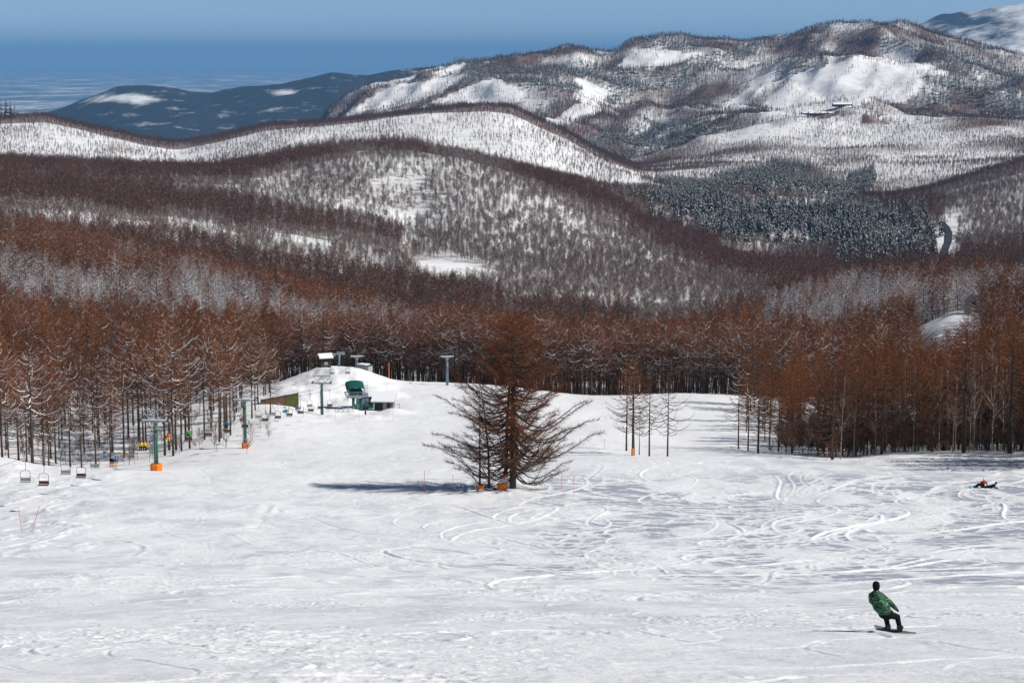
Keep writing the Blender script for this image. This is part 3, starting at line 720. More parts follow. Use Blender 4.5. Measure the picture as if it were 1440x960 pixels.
kl = larchy & ~clear & ~ev & (r < .9+.5*cl); ke = ev & ~clear & (r < .46+.8*fbm(X/22, Y/22, 3, 90)); kb = ~larchy & ~ev & ~clear & (r < np.where(band, .30, dn+.12)+.95*cl) & (Y < 2250)
hc = horizon_cull(X, Y, Z, 16, 18)
kl &= hc; ke &= hc; kb &= hc
half = RNG.random(len(X)) < .28
mass('hillside_forest', 'bare grey-brown trees and larches covering the middle hills', 'forest',
     [(X[kl], Y[kl], Z[kl], 'larch_far', .7, 1.05), (X[kb & ~half], Y[kb & ~half], Z[kb & ~half], 'bare', .65, 1.05), (X[kb & half], Y[kb & half], Z[kb & half], 'larch_far', .5, .85)])
# evergreens: the 280 nearest are single trees
ie = np.where(ke)[0]; ie = ie[np.argsort(Y[ie])]
sh = ie[(px[ie] > 0) & (px[ie] < 1440)][:280]; shs = set(sh.tolist())
for i in sh:
    place_tree('conifer', Vector((X[i], Y[i], Z[i])), U(.75, 1.3), U(0, 6.28), 'conifer_tree', 'dark snow-dusted conifer in the evergreen belt on the middle hill', 'tree', 'snow-dusted conifers of the evergreen belt')
er = np.array([i for i in ie if i not in shs], int)

# --- ridges 2250 .. 3700
X2, Y2, Z2, px2, py2 = cand(2250, 3700, 5.7)
jx = px2+fbm(X2/90, Y2/90, 3, 91)*50; jy = py2+fbm(X2/90, Y2/90, 3, 92)*16
r = RNG.random(len(X2))
dome = inpoly(jx, jy, [(930, 262), (1000, 255), (1080, 232), (1160, 248), (1215, 272), (1180, 300), (1080, 300), (980, 285)]) | inpoly(px2, py2, [(1190, 250), (1230, 235), (1232, 262), (1195, 268)])
crest = (Y2 > 2900) & (Y2 < 3350) & (px2 < 900)
face = (Y2 > 2350) & (Y2 < 2900) & (px2 < 900)
brownr = (px2 > 1180) & (Y2 < 2700)
d2 = np.where(crest, .95, np.where(face, .42+.35*fbm(X2/60, Y2/200, 3, 93), np.where(brownr, .95, .72+.7*fbm(X2/150, Y2/150, 3, 94))))
opn = inpoly(px2+fbm(X2/20, Y2/60, 3, 98)*22, py2, [(245, 190), (258, 190), (272, 240), (252, 240)]) & (Y2 < 2960)
hc = horizon_cull(X2, Y2, Z2, 14, 14)
d2 = d2+.9*fbm(X2/45, Y2/70, 4, 88)*np.where(crest | brownr, .3, 1)
k2 = (r < d2) & ~dome & ~opn & hc; e2 = dome & (r < .8) & hc
mass('ridge_forest', 'leafless forest over the white ridges in the middle distance', 'forest', [(X2[k2], Y2[k2], Z2[k2], 'twig', .55, .95)])
# --- mountains 3700 .. 6100
X3, Y3, Z3, px3, py3 = cand(3700, 6000, 8.2, 330, 1620)
jx = px3+fbm(X3/160, Y3/160, 4, 95)*46; jy = py3+fbm(X3/160, Y3/160, 4, 96)*16
r = RNG.random(len(X3))
EVM = [[(715, 98), (860, 84), (960, 78), (1040, 66), (1085, 66), (1000, 100), (930, 125), (870, 152), (800, 130), (735, 118)],
       [(815, 205), (880, 182), (1000, 172), (1010, 192), (940, 226), (860, 222)], [(1090, 84), (1175, 66), (1180, 100), (1095, 116)],
       [(640, 92), (720, 86), (740, 112), (640, 122)], [(900, 60), (960, 52), (980, 66), (900, 72)], [(1280, 110), (1440, 110), (1440, 160), (1300, 150)], [(1210, 52), (1320, 60), (1440, 92), (1440, 120), (1330, 92)]]
SNM = [[(598, 140), (640, 124), (716, 104), (742, 140), (690, 146)], [(482, 158), (540, 118), (650, 95), (668, 98), (590, 130), (530, 156)], [(765, 178), (800, 140), (825, 112), (862, 122), (884, 132), (820, 160), (795, 182)],
       [(848, 90), (888, 70), (1000, 74), (940, 86), (880, 92)], [(990, 170), (1060, 108), (1095, 92), (1090, 106), (1030, 162)], [(1060, 172), (1110, 112), (1180, 92), (1240, 78), (1320, 92), (1290, 130), (1210, 150), (1110, 168)],
       [(1010, 206), (1090, 172), (1215, 164), (1215, 180), (1140, 222), (1060, 232)], [(1090, 225), (1230, 200), (1330, 195), (1330, 240), (1140, 250)], [(560, 170), (680, 150), (700, 160), (600, 180)]]
em = np.zeros(len(X3), bool); sm = em.copy()
for p_ in EVM: em |= inpoly(jx, jy, p_)
for p_ in SNM: sm |= inpoly(jx, jy, p_)
hc = horizon_cull(X3, Y3, Z3, 13, 10)
gl = ridged(X3/150-Y3/400, Y3/260, 3, 19)-.6+fbm(X3/80, Y3/110, 4, 89)
k3 = hc & ~em & (r < np.where(sm, .20+.5*gl, .78+1.1*gl)) & (px3 > 380); e3 = hc & em & ~sm & (r < .8) | (hc & ~em & ~sm & (r > .90))
mass('mountain_forest', 'purple-brown leafless forest on the far mountain flanks', 'forest', [(X3[k3], Y3[k3], Z3[k3], 'twigfar', .65, 1.0)])
mass('evergreen_forest', 'snow-dusted evergreen forest in patches on the hills and mountains', 'forest',
     [(X[er], Y[er], Z[er], 'conifer', .7, 1.1), (X2[e2], Y2[e2], Z2[e2], 'conifer_far', .7, 1.1), (X3[e3], Y3[e3], Z3[e3], 'conifer_far', .8, 1.25)])

# low scrub showing through the snow under the woods
def scrub():
    me, X, Y, Z = HM; px, py = proj(X, Y, Z); B = np.zeros(X.shape)
    jx = px+fbm(X/40, Y/40, 3, 81)*46; jy = py+fbm(X/40, Y/40, 3, 82)*26
    A = Y < 2250; lar = np.zeros(X.shape, bool)
    for p_ in LB: lar |= inpoly(jx, jy, p_)
    clr = inpoly(px+fbm(X/25, Y/25, 3, 83)*24, py, [(575, 372), (620, 362), (690, 378), (700, 396), (640, 402), (585, 395)]) | inpoly(px+fbm(X/26, Y/60, 3, 87)*34, py, [(1322, 296), (1342, 300), (1350, 330), (1348, 372), (1316, 372), (1318, 330)])
    B = np.where(A, np.where(clr, 0, np.where(lar, .62, .26+.5*fbm(X/90, Y/90, 3, 84))), B)
    C2 = (Y >= 2250) & (Y < 3700)
    b2 = np.where((Y > 2900) & (Y < 3350) & (px < 900), .75, np.where((Y > 2350) & (Y < 2900) & (px < 900), .12+.4*fbm(X/60, Y/200, 3, 93), np.where((px > 1180) & (Y < 2700), .8, .46+1.0*fbm(X/150, Y/150, 3, 94))))
    B = np.where(C2, b2, B)
    jx = px+fbm(X/160, Y/160, 4, 95)*46; jy = py+fbm(X/160, Y/160, 4, 96)*16
    sm = np.zeros(X.shape, bool)
    for p_ in SNM: sm |= inpoly(jx, jy, p_)
    B = np.where(Y >= 3700, np.where(sm, .04, .55+.9*(ridged(X/150-Y/400, Y/260, 3, 19)-.6+fbm(X/80, Y/110, 4, 89))), B)
    B = np.where(Y < 980, .30, B)
    at = me.attributes.new('brush', 'FLOAT', 'POINT'); at.data.foreach_set('value', np.clip(B, 0, 1).astype(np.float32).ravel())
scrub()
# --- trees the photograph singles out
def single(name, label, g, pair, tm=None, cms=None, rz=0):
    e = empty(name, g, rz); tag(e, label, 'tree')
    pair[0].build('trunk', tm or M['bark'], e, True); pair[1].build('crown', cms or LM, e)
    return e
def big_tree():
    g = G(721, 262); g.z = SZ(g.x, g.y)
    random.seed(12)
    tk, cr = MB(), MB(); Ht = 23.3; n = 9
    tk.tube([(U(-.05, .05), U(-.05, .05), Ht*i/n-.4*(i == 0)) for i in range(n+1)], [.50*(1-.95*(i/n)**.85) for i in range(n+1)], 9)
    az = 0
    for i in range(300):
        f = .07+.92*((i+U(0, 1))/300)**.95; az += 2.4+U(-.6, .6); z = f*Ht
        R = float(np.interp(f, [.05, .12, .25, .40, .50, .62, .76, .88, .95, 1], [6.0, 9.6, 11.6, 11.0, 9.6, 8.0, 6.2, 4.2, 2.6, .8]))*U(.45, 1.08)
        if f < .45 and random.random() < .35: R *= .5
        d = Vector((math.cos(az), math.sin(az), 0)); sg = 7; up0 = -.06+.50*max(0, f-.28)+U(-.10, .10); dr = U(.12, .28)*(1.2-f); cu = U(.06, .28)*(1.15-.5*f)
        wob = Vector((-d.y, d.x, 0))*U(-.18, .18)*R
        pl = [Vector((0, 0, z))+d*R*(k/sg)+wob*(k/sg)**2+Vector((U(-.02, .02)*R, U(-.02, .02)*R, R*(up0*(k/sg)-dr*math.sin(math.pi*min(1, k/sg*1.25))+cu*(k/sg)**2.4))) for k in range(sg+1)]
        pl[0] = Vector((0, 0, z)); rb = .03+.0105*R
        cr.tube(pl, [rb*(1-.88*k/sg) for k in range(sg+1)], 4, 1, False)
        og = f > .40+U(-.12, .12)
        for _ in range(int(R*(8 if f > .5 else 12))+8):
            t = U(.12 if f > .4 else .28, .999)**.75*sg; j = int(t); p = pl[j].lerp(pl[j+1], t-j); sd = random.choice((-1, 1))
            tv = (d*U(.2, 1)+Vector((-d.y, d.x, 0))*sd*U(.2, 1)+Vector((0, 0, U(-.35, .75)))).normalized(); tl = U(.5, 1.5)*(1.25-t/sg)+.25
            e = p+tv*tl; cr.sliver(p, e, .028, 0 if og or random.random() < .3 else 1)
            for _ in range(3):
                m_ = p.lerp(e, U(.1, .95)); cr.sliver(m_, m_+(tv+Vector((U(-.9, .9), U(-.9, .9), U(-.4, .9)))).normalized()*U(.25, .65), .02, 0 if og or random.random() < .4 else 1)
    # a second stem pressed against the first
    tk.tube([(-1.05, .1, -.4), (-.85, 0, 4), (-.75, .1, 9), (-.4, 0, 15), (-.1, 0, 20)], [.30, .26, .22, .15, .04], 7)
    for i in range(26):
        z = U(3, 17); az = U(1.7, 4.6); R = U(3, 8.5)*(1-z/26); d = Vector((math.cos(az), math.sin(az), 0)); a = Vector((-.8, 0, z))
        pl = [a+d*R*k/5+Vector((0, 0, R*(-.01*k+.26*(k/5)**2-.2*math.sin(math.pi*k/5)))) for k in range(6)]
        cr.tube(pl, [.07*(1-.85*k/5) for k in range(6)], 3, 1, False)
        for _ in range(46):
            t = U(.15, 1)*4.99; j = int(t); p = pl[j].lerp(pl[j+1], t-j); v = (d*U(.2, 1)+Vector((U(-.8, .8), U(-.8, .8), U(-.2, .8)))).normalized()
            cr.sliver(p, p+v*U(.4, 1.5), .024, 0 if random.random() < .4 else 1)
    return single('larch_tree', 'huge lone larch with a thick double trunk standing in mid-piste', g, (tk, cr))
big_tree()
def thin(px, D, Ht, spread, label, low=.25, brown=.6, lean=0, tr=.16, nl=42, snow=.05, twig=18):
    g = G(px, D); g.z = SZ(g.x, g.y)-.05
    return single('larch_tree', label, g, larch(Ht, nl, twig, spread, low=low, snow=snow, wtw=.03, brown=brown, tr=tr, leanx=lean))
random.seed(31)
thin(675, 263, 15.5, 3.0, 'thin straight larch left of the big lone larch, orange pad at its foot', tr=.15)
thin(688, 261, 16.5, 3.2, 'thin leaning larch between the padded thin larch and the big one', lean=-1.6, tr=.18)
thin(881, 352, 17, 4.2, 'leftmost dark-trunked larch of the small clump right of the big larch', tr=.19, brown=.55)
thin(890, 338, 16.8, 4.6, 'round-topped stoutest larch of the small clump in the middle of the snow', tr=.30, brown=.50, nl=90, twig=34)
thin(899, 341, 6.5, .9, 'short broken larch stem above the slim orange pad', tr=.10, nl=12, low=.6)
thin(913, 330, 14.5, 4.2, 'slender sparse larch standing third from the right of the snow clump', tr=.17)
thin(939, 327, 14.3, 4.8, 'slender sparse larch at the right end of the snow clump', tr=.17)
thin(1038, 366, 17, 3.6, 'thin larch leading the left edge of the right-hand wood', tr=.16, snow=.4)
thin(1052, 362, 18, 3.8, 'second thin larch at the left edge of the right-hand wood', tr=.16, snow=.4)
thin(1066, 354, 19, 4.0, 'darker larch with a thicker stem near the left edge of the right-hand wood', tr=.24, snow=.3)
thin(1355, 333, 24.5, 5.6, 'tall dark larch with bare black boughs at the front of the right wood', tr=.38, brown=.45, nl=90, twig=24, snow=0)
thin(1420, 330, 24.0, 6.0, 'tall black-boughed larch at the right picture edge in front of the wood', tr=.42, brown=.45, nl=90, twig=24, snow=0)
thin(1170, 328, 18.5, 5.4, 'broad spreading brown larch at the lowest front corner of the right wood', tr=.30, low=.06, brown=.2, nl=80, twig=22, snow=0)
thin(46, 296, 19.5, 4.2, 'tall larch with a bare lower trunk at the left end of the lift-side wood', tr=.26, snow=.8, low=.35)
thin(267, 350, 18.5, 4.0, 'larch with a long bare trunk beside the lime-jacketed rider', tr=.2, snow=.5, low=.45)
thin(232, 344, 19, 4.0, 'larch with a pale lower trunk directly behind the left green pylon', tr=.24, snow=.5, low=.4)
def cone_at(px, D, s, label):
    g = G(px, D); place_tree('conifer', g, s, U(0, 6), 'conifer_tree', label, 'tree', None)
cone_at(1338, 2150, .95, 'lone snow-laden conifer above the mountain road')
cone_at(1400, 2080, .9, 'solitary white-dusted conifer on the hillside right of the road')
for k, (p_, d_, s_) in enumerate([(-6, 2985, 1.6), (2, 3000, 1.5), (9, 2990, 1.75), (15, 3005, 1.6), (21, 2995, 1.3)]):
    g = G(p_, d_); place_tree('conifer', g, s_, U(0, 6), 'conifer_tree', 'snow-dusted conifer in the tight clump at the left end of the white ridge', 'tree', 'conifer clump on the left ridge')
# shrubs
for px_, D_, s_, lb in [(-8, 238, 1.0, 'snow-speckled leafless shrub leaning in at the left picture edge below the chairs'), (376, 388, 1.2, 'leafless shrub on the bank left of the lift station'),
                        (395, 428, .9, 'thin shrub before the brown board wall by the station'), (366, 372, .9, 'low bare shrub beside the right green pylon'), (1085, 344, .8, 'low twiggy shrub under the left end of the right wood'),
                        (1130, 338, .8, 'spiky shrub at the snow edge of the right wood'), (1262, 334, .7, 'small twiggy shrub below the pale trunks of the right wood'), (838, 505, 1.3, 'yellowish shrub at the rim of the snowfield behind the clump'),
                        (60, 300, .9, 'bare shrub at the foot of the left end larches')]:
    g = G(px_, D_); g.z = SZ(g.x, g.y); place_tree('bush', g, s_, U(0, 6), 'bare_shrub', lb, 'shrub', None)
# undergrowth in the right wood
ux, uy, uz = [], [], []
for _ in range(900):
    p_ = U(1095, 1640); D_ = U(334, 400)
    g = G(p_, D_); ux.append(g.x); uy.append(g.y); uz.append(g.z)
for _ in range(170):
    p_ = U(-150, 380); D_ = U(330, 430); g = G(p_, D_); ux.append(g.x); uy.append(g.y); uz.append(g.z)
mass('undergrowth', 'tangled leafless undergrowth between the trunks of the near woods', 'undergrowth', [(np.array(ux[:900]), np.array(uy[:900]), np.array(uz[:900]), 'thicket', .5, 1.2), (np.array(ux[900:]), np.array(uy[900:]), np.array(uz[900:]), 'bush', .7, 1.4)])

# ------------------------------------------------------------------ chairlift
LA, LBp = Vector((-50.9, 285, 0)), Vector((-41.0, 430, 0))
ldir = (LBp-LA).normalized(); lnx = Vector((ldir.y, -ldir.x, 0))
YAW = math.atan2(-ldir.x, ldir.y)
def line_xy(D, off): return (-50.9-(285-D)*.0683+off, D)
def pylon_z(px, py, D): return float(P(px, py, D)[2])
TW = [(220, 285, 660, 7.35, 'dark green lift pylon with a big orange pad standing nearest on the left', 1), (345, 345, 641, 8.6, 'dark green lift pylon with a small orange pad and snow on its crossarm', 1), (453, 430, 583, 7.0, 'green lift pylon with a V frame on top beside the lift station', 0)]
cab = []
def pylon(px, D, pyb, Ht, label, pad, colr='green', name='lift_pylon', off=2.0, vf=True, xy=None):
    g = G(px, D); g.z = SZ(g.x, g.y)-.1
    e = empty(name, g, YAW if colr == 'green' else .1); tag(e, label, 'lift pylon', 'pylons of the chairlift')
    m = M[colr]
    b = MB(); b.tube([(0, 0, 0), (0, 0, Ht)], [.33, .27], 14); b.build('pole', m, e, True)
    b = MB(); b.box((0, 0, Ht+.12), (off*2+.5, .3, .28)); b.box((0, 0, Ht-.05), (1.2, .5, .2)); cx = b.build('crossarm', M['grey'], e)
    b = MB(); b.box((0, 0, Ht+.31), (off*2+.3, .34, .1)); b.build('snow_cap', M['snowcap'], cx)
    for s in (-1, 1):
        b = MB(); b.box((s*off, 0, Ht+.22), (.1, 2.4, .16), 0)
        for y in (-1.05, -.65, -.25, .25, .65, 1.05): b.tube([(s*off-.05, y, Ht+.38), (s*off+.05, y, Ht+.38)], .17, 10)
        b.build('sheave_train', M['dark'] if colr == 'green' else M['grey'], e)
    if vf:
        b = MB(); T = Ht+1.75
        b.tube([(-2.0, 0, T), (2.0, 0, T)], .07, 6)
        for s in (-1, 1):
            b.tube([(s*.75, 0, Ht+.25), (s*1.9, 0, T)], .06, 6); b.tube([(s*.75, 0, Ht+.25), (0, 0, T)], .045, 6)
        b.build('top_frame', M['grey'] if pad else M['green'], e)
    b = MB()
    for s in (-.2, .2): b.tube([(s-.15, -.42, .3), (s-.15, -.42, Ht)], .025, 4)
    for k in range(int(Ht/.3)): b.tube([(-.35, -.42, .4+k*.3), (.05, -.42, .4+k*.3)], .02, 4)
    b.build('ladder', M['grey'], e)
    if pad:
        b = MB(); R = .85 if pad == 1 and D < 300 else .62; h = 1.15
        n = 8; vs = []
        for z, rr in ((.0, R*.92), (.12, R), (h-.1, R*1.06), (h, R*.95)):
            for k in range(n):
                a = 2*math.pi*(k+.5)/n; vs.append((rr*math.cos(a), rr*math.sin(a), z))
        fs = [(i*n+k, i*n+(k+1) % n, (i+1)*n+(k+1) % n, (i+1)*n+k) for i in range(3) for k in range(n)]+[tuple(range(3*n, 4*n))]
        b.add(vs, fs); b.build('padding', M['orange'], e)
    return g, Ht
for px_, D_, pyb, Ht, lb, pad in TW:
    g, Ht_ = pylon(px_, D_, pyb, Ht, lb, pad); cab.append((D_, g.z+Ht+.55))
cab = [(150, -38), (215, -43.6), (245, -48.2), (266, -51.2), (285, -52.3), (297, -53.8), (310, -55.7), (325, -58), (345, -60.2), (376, -64.6), (400, -68), (430, -72), (446, -73.6)]
cD = [c[0] for c in cab]; cZ = [c[1] for c in cab]
def cz(D): return float(np.interp(D, cD, cZ))
# haul rope
b = MB()
pts = [(*line_xy(D, -2.0), cz(D)) for D in range(150, 447, 6)]+[(*line_xy(446, -1.2), cz(446)), (*line_xy(448, 0), cz(446)), (*line_xy(446, 1.2), cz(446))]+[(*line_xy(D, 2.0), cz(D)) for D in range(446, 149, -6)]
b.tube(pts, .022, 4, 0, False); o = b.build('haul_rope', M['black']); tag(o, 'thin steel haul rope looping along the chairlift', 'cable')

def make_chair(seatmat):
    e = bpy.data.objects.new('lift_chair', None); COL.objects.link(e)
    b = MB()   # origin: the rope; seat 3.05 m below
    b.tube([(0, 0, .05), (0, .02, -.15), (-.02, .12, -.5), (.0, .35, -.95), (.02, .30, -1.75), (0, .12, -2.2)], .028, 6)
    b.box((0, 0, .03), (.16, .34, .16)); b.build('hanger', M['dark'], e)
    b = MB(); w = .56
    for s in (-1, 1): b.tube([(s*.05, .12, -2.17), (s*w*.8, .12, -2.25), (s*w, .12, -2.43), (s*w, .14, -3.05), (s*w, .12, -3.47), (s*w, -.42, -3.51)], .028, 6)
    b.tube([(-w, .12, -3.47), (w, .12, -3.47)], .026, 6); b.build('frame', M['dark'], e)
    b = MB(); b.box((0, -.16, -3.48), (1.14, .48, .07)); b.build('seat', seatmat, e)
    b = MB(); b.box((0, .15, -3.23), (1.10, .06, .36)); b.build('backrest', seatmat, e)
    return e
protoB, protoG = make_chair(M['brownseat']), make_chair(M['greyseat'])
def copy_chair(p):
    r = p.copy(); COL.objects.link(r)
    for ch in p.children:
        c = ch.copy(); COL.objects.link(c); c.parent = r
    return r
used = {}
def chair(D, off, brown, label):
    p = protoB if brown else protoG
    r = p if p.name not in used else copy_chair(p); used[p.name] = 1
    x, y = line_xy(D, off); r.location = (x, y, cz(D)); r.rotation_euler = (0, 0, YAW+(0 if brown else .12))
    tag(r, label, 'lift chair', 'chairs of the chairlift'); return r

# ------------------------------------------------------------------ people
def cap(b, a, c, ra, rc, m, n=12):
    a, c = Vector(a), Vector(c); L_ = (c-a); t = L_.normalized() if L_.length > 1e-6 else Vector((0, 0, 1))
    pts, rs = [], []
    for k in (1, .85, .5): pts.append(a-t*ra*k); rs.append(ra*math.sqrt(max(0, 1-k*k))+.002)
    pts.append(a); rs.append(ra); pts.append(c); rs.append(rc)
    for k in (.5, .85, 1): pts.append(c+t*rc*k); rs.append(rc*math.sqrt(max(0, 1-k*k))+.002)
    b.tube(pts, rs, n, m)
def body(name, caps, mats, loc, rz, label, group=None, vox=.022, scale=1.0, extra=None, rx=0, ry=0):
    """caps: (a, b, ra, rb, material slot); melted into one continuous figure"""
    b = MB()
    for a, c, ra, rc, m in caps: cap(b, a, c, ra, rc, m)
    me = b.mesh('t', []); o = bpy.data.objects.new('tmp', me); COL.objects.link(o)
    md = o.modifiers.new('r', 'REMESH'); md.mode = 'VOXEL'; md.voxel_size = vox
    sm_ = o.modifiers.new('s', 'SMOOTH'); sm_.iterations = 3; sm_.factor = .5
    dg = bpy.context.evaluated_depsgraph_get(); me2 = bpy.data.meshes.new_from_object(o.evaluated_get(dg)); bpy.data.objects.remove(o)
    me2.name = name; me2.materials.clear()
    for m in mats: me2.materials.append(m)
    n = len(me2.polygons); cen = np.zeros(n*3); me2.polygons.foreach_get('center', cen); cen = cen.reshape(-1, 3)
    best = np.full(n, 1e9); idx = np.zeros(n, np.int32)
    for a, c, ra, rc, m in caps:
        a = np.array(a, float); d = np.array(c, float)-a; t = np.clip(((cen-a) @ d)/max(d @ d, 1e-9), 0, 1)
        dist = np.linalg.norm(cen-(a+t[:, None]*d), axis=1)-(ra+(rc-ra)*t); u = dist < best; best = np.where(u, dist, best); idx = np.where(u, m, idx)
    me2.polygons.foreach_set('material_index', idx); me2.polygons.foreach_set('use_smooth', np.ones(n, bool)); me2.update()
    p = link(name, me2); p.location = loc; p.rotation_euler = (rx, ry, rz); p.scale = (scale,)*3
    tag(p, label, 'person', group)
    return p
def hand(caps, wrist, d, m, side):
    w = Vector(wrist); d = Vector(d).normalized(); q = d.cross(Vector((0, 0, 1))).normalized() if abs(d.z) < .9 else Vector((1, 0, 0)); up = q.cross(d)
    caps.append((w, w+d*.07, .042, .045, m))
    for k, L_ in zip((-1.5, -.5, .5, 1.5), (.06, .075, .07, .055)):
        a = w+d*.08+q*.021*k; k1 = a+d*L_*.55; caps.append((a, k1, .014, .013, m)); caps.append((k1, k1+(d*.6-up*.7)*L_*.6, .013, .011, m))
    a = w+d*.02+q*.04*side; caps.append((a, a+(d*.7+q*side*.7)*.06, .017, .013, m))
def face(p, c, f, mats_on=True, s=1.0):
    """eyes, nose and mouth on the front of a head"""
    b = MB(); c = Vector(c); f = Vector(f).normalized(); q = f.cross(Vector((0, 0, 1))).normalized(); u = q.cross(f)
    for k in (-1, 1): b.tube([c+f*.092+q*.034*k+u*.012, c+f*.104+q*.034*k+u*.012], [.012, .006], 6)
    b.tube([c+f*.095-u*.055-q*.025, c+f*.102-u*.057, c+f*.095-u*.055+q*.025], .005, 5)
    b.build('facial_features', M['dark'], p)
def seated(loc, rz, jacket, pants, label, helmet='blackcloth', boots='black'):
    """rider sitting on a chair facing -Y; origin at the seat's top"""
    c = []
    c += [((0, .0, .10), (0, .03, .32), .15, .16, 0), ((0, .03, .32), (0, .02, .50), .175, .16, 0), ((-.13, .02, .50), (.13, .02, .50), .085, .085, 0)]
    c += [((0, .02, .55), (0, -.01, .66), .06, .06, 2), ((0, -.02, .72), (0, -.01, .76), .095, .10, 2), ((0, -.12, .71), (0, -.10, .73), .018, .014, 2)]
    for s in (-1, 1):
        c += [((s*.20, .02, .49), (s*.26, -.06, .25), .07, .058, 0), ((s*.26, -.06, .25), (s*.17, -.30, .19), .056, .045, 0)]
        hand(c, (s*.16, -.31, .19), (-s*.3, -1, -.1), 3, -s)
        c += [((s*.10, .0, .08), (s*.13, -.46, .06), .105, .085, 1), ((s*.13, -.46, .06), (s*.13, -.50, -.36), .08, .062, 1), ((s*.13, -.50, -.38), (s*.14, -.68, -.44), .07, .06, 4)]
    p = body('person', c, [M[jacket], M[pants], M['skin'], M['blackcloth'], M[boots]], loc, rz, label, 'riders on the chairlift', vox=.024)
    b = MB(); cap(b, (0, .0, .77), (0, .01, .80), .118, .11, 0, 14); b.build('helmet', M[helmet], p, True)
    face(p, (0, -.01, .73), (0, -1, 0))
    return p
def board_thing(name, loc, rot, L_, W, m, label, group=None, parent=None):
    b = MB(); n = 14; vs = []
    for z in (0, .018):
        for i in range(n+1):
            t = i/n*2-1; w = W/2*(1-.12*math.cos(t*math.pi/2)**2)*math.sqrt(max(.0, 1-max(0, abs(t)-.82)**2/.18**2*.93)); lift = max(0, abs(t)-.78)**2*L_*1.1
            vs += [(t*L_/2, -w, z+lift), (t*L_/2, w, z+lift)]
    k = 2*(n+1); fs = []
    for i in range(n):
        a = 2*i; fs += [(a, a+1, a+3, a+2), (k+a, k+a+2, k+a+3, k+a+1), (a, a+2, k+a+2, k+a), (a+1, k+a+1, k+a+3, a+3)]
    fs += [(0, k, k+1, 1), (2*n, 2*n+1, k+2*n+1, k+2*n)]
    b.add(vs, fs); o = b.build(name, m); o.location = loc; o.rotation_euler = rot; tag(o, label, name, group); return o

# left rope: grey chairs and riders climbing; right rope: brown chairs
riders = {266: [('blackcloth', 'rustcloth', 'cyancloth', 'rider in a black jacket and rust-orange trousers on the nearest occupied chair', -.27), ('bluecloth', 'tancloth', 'blackcloth', 'rider in a blue jacket and tan trousers on the nearest occupied chair', .27)],
          281.7: [('yellowcloth', 'blackcloth', 'blackcloth', 'yellow-jacketed rider sitting on the left half of the second occupied chair', -.28), ('yellowcloth', 'blackcloth', 'rustcloth', 'yellow-jacketed rider sitting on the right half of the second occupied chair', .28)],
          297: [('orangecloth', 'yellowcloth', 'blackcloth', 'rider in orange jacket and yellow trousers just right of the near pylon', 0)],
          310: [('limecloth', 'blackcloth', 'blackcloth', 'rider in a lime green jacket and black trousers alone on a chair', 0)],
          338: [('bluecloth', 'blackcloth', 'blackcloth', 'rider in a blue jacket and black trousers alone on a chair', .1)],
          352: [('redcloth', 'redcloth', 'blackcloth', 'rider dressed all in red beside the snow-capped pylon', 0)],
          408: [('bluecloth', 'pinkcloth', 'bluecloth', 'small far rider in blue with pink trousers near the station', -.2)], 394: [('cyancloth', 'cyancloth', 'whitecloth', 'small far rider in light cyan near the station', .1)]}
lab = {227.8: 'grey empty lift chair at the left picture edge', 243.7: 'grey empty lift chair half hidden by the snow lip', 256.7: 'empty grey lift chair just ahead of the nearest riders',
       323.5: 'empty grey lift chair between the lime and the blue rider', 366: 'empty grey lift chair behind the snow-capped pylon', 380: 'far empty grey lift chair near the bank shrub',
       422: 'farthest grey lift chair beside the station pylon'}
for D in (227.8, 243.7, 256.7, 266, 281.7, 297, 310, 323.5, 338, 352, 366, 380, 394, 408, 422):
    if D in riders: lb = 'grey lift chair carrying the ' + {266: 'black and blue jacketed pair', 281.7: 'pair in yellow jackets', 297: 'rider with yellow trousers', 310: 'lime green rider', 338: 'lone blue-jacketed rider', 352: 'rider in red', 408: 'far rider with pink trousers', 394: 'far rider in light cyan'}[D]
    else: lb = lab[D]
    r = chair(D, -2.0, False, lb)
    for (j, p_, h_, l2, dx) in riders.get(D, []):
        R = Matrix.Rotation(r.rotation_euler[2], 3, 'Z'); q = R @ Vector((dx, -.10, -3.44)); seated(Vector(r.location)+q, r.rotation_euler[2], j, p_, l2, h_)
bl = ['brown-seated empty lift chair hanging nearest, second from the left edge', 'brown-seated empty lift chair over the snow lip, third from the left', 'brown-seated chair passing just before the nearest riders', 'brown-seated chair level with the yellow-jacketed pair',
      'brown-seated chair hanging beside the near pylon', 'brown-seated chair between the two orange-padded pylons', 'brown-seated chair lower right of the lime rider', 'brown-seated chair just before the snow-capped pylon',
      'brown-seated chair right behind the snow-capped pylon', 'first brown-seated chair of the far row over the bank', 'second brown-seated chair of the far row', 'third brown-seated chair of the far row',
      'fourth brown-seated chair of the far row', 'fifth brown-seated chair of the far row', 'brown-seated chair touching the station pylon', 'last brown-seated chair before the green drive house']
for k, D in enumerate((221.7, 236.5, 251, 265, 279, 292.5, 306, 320, 334, 352, 364, 376, 388, 400, 412, 424)):
    if D in (251, 265, 279): continue
    chair(D, 2.0, True, bl[k])

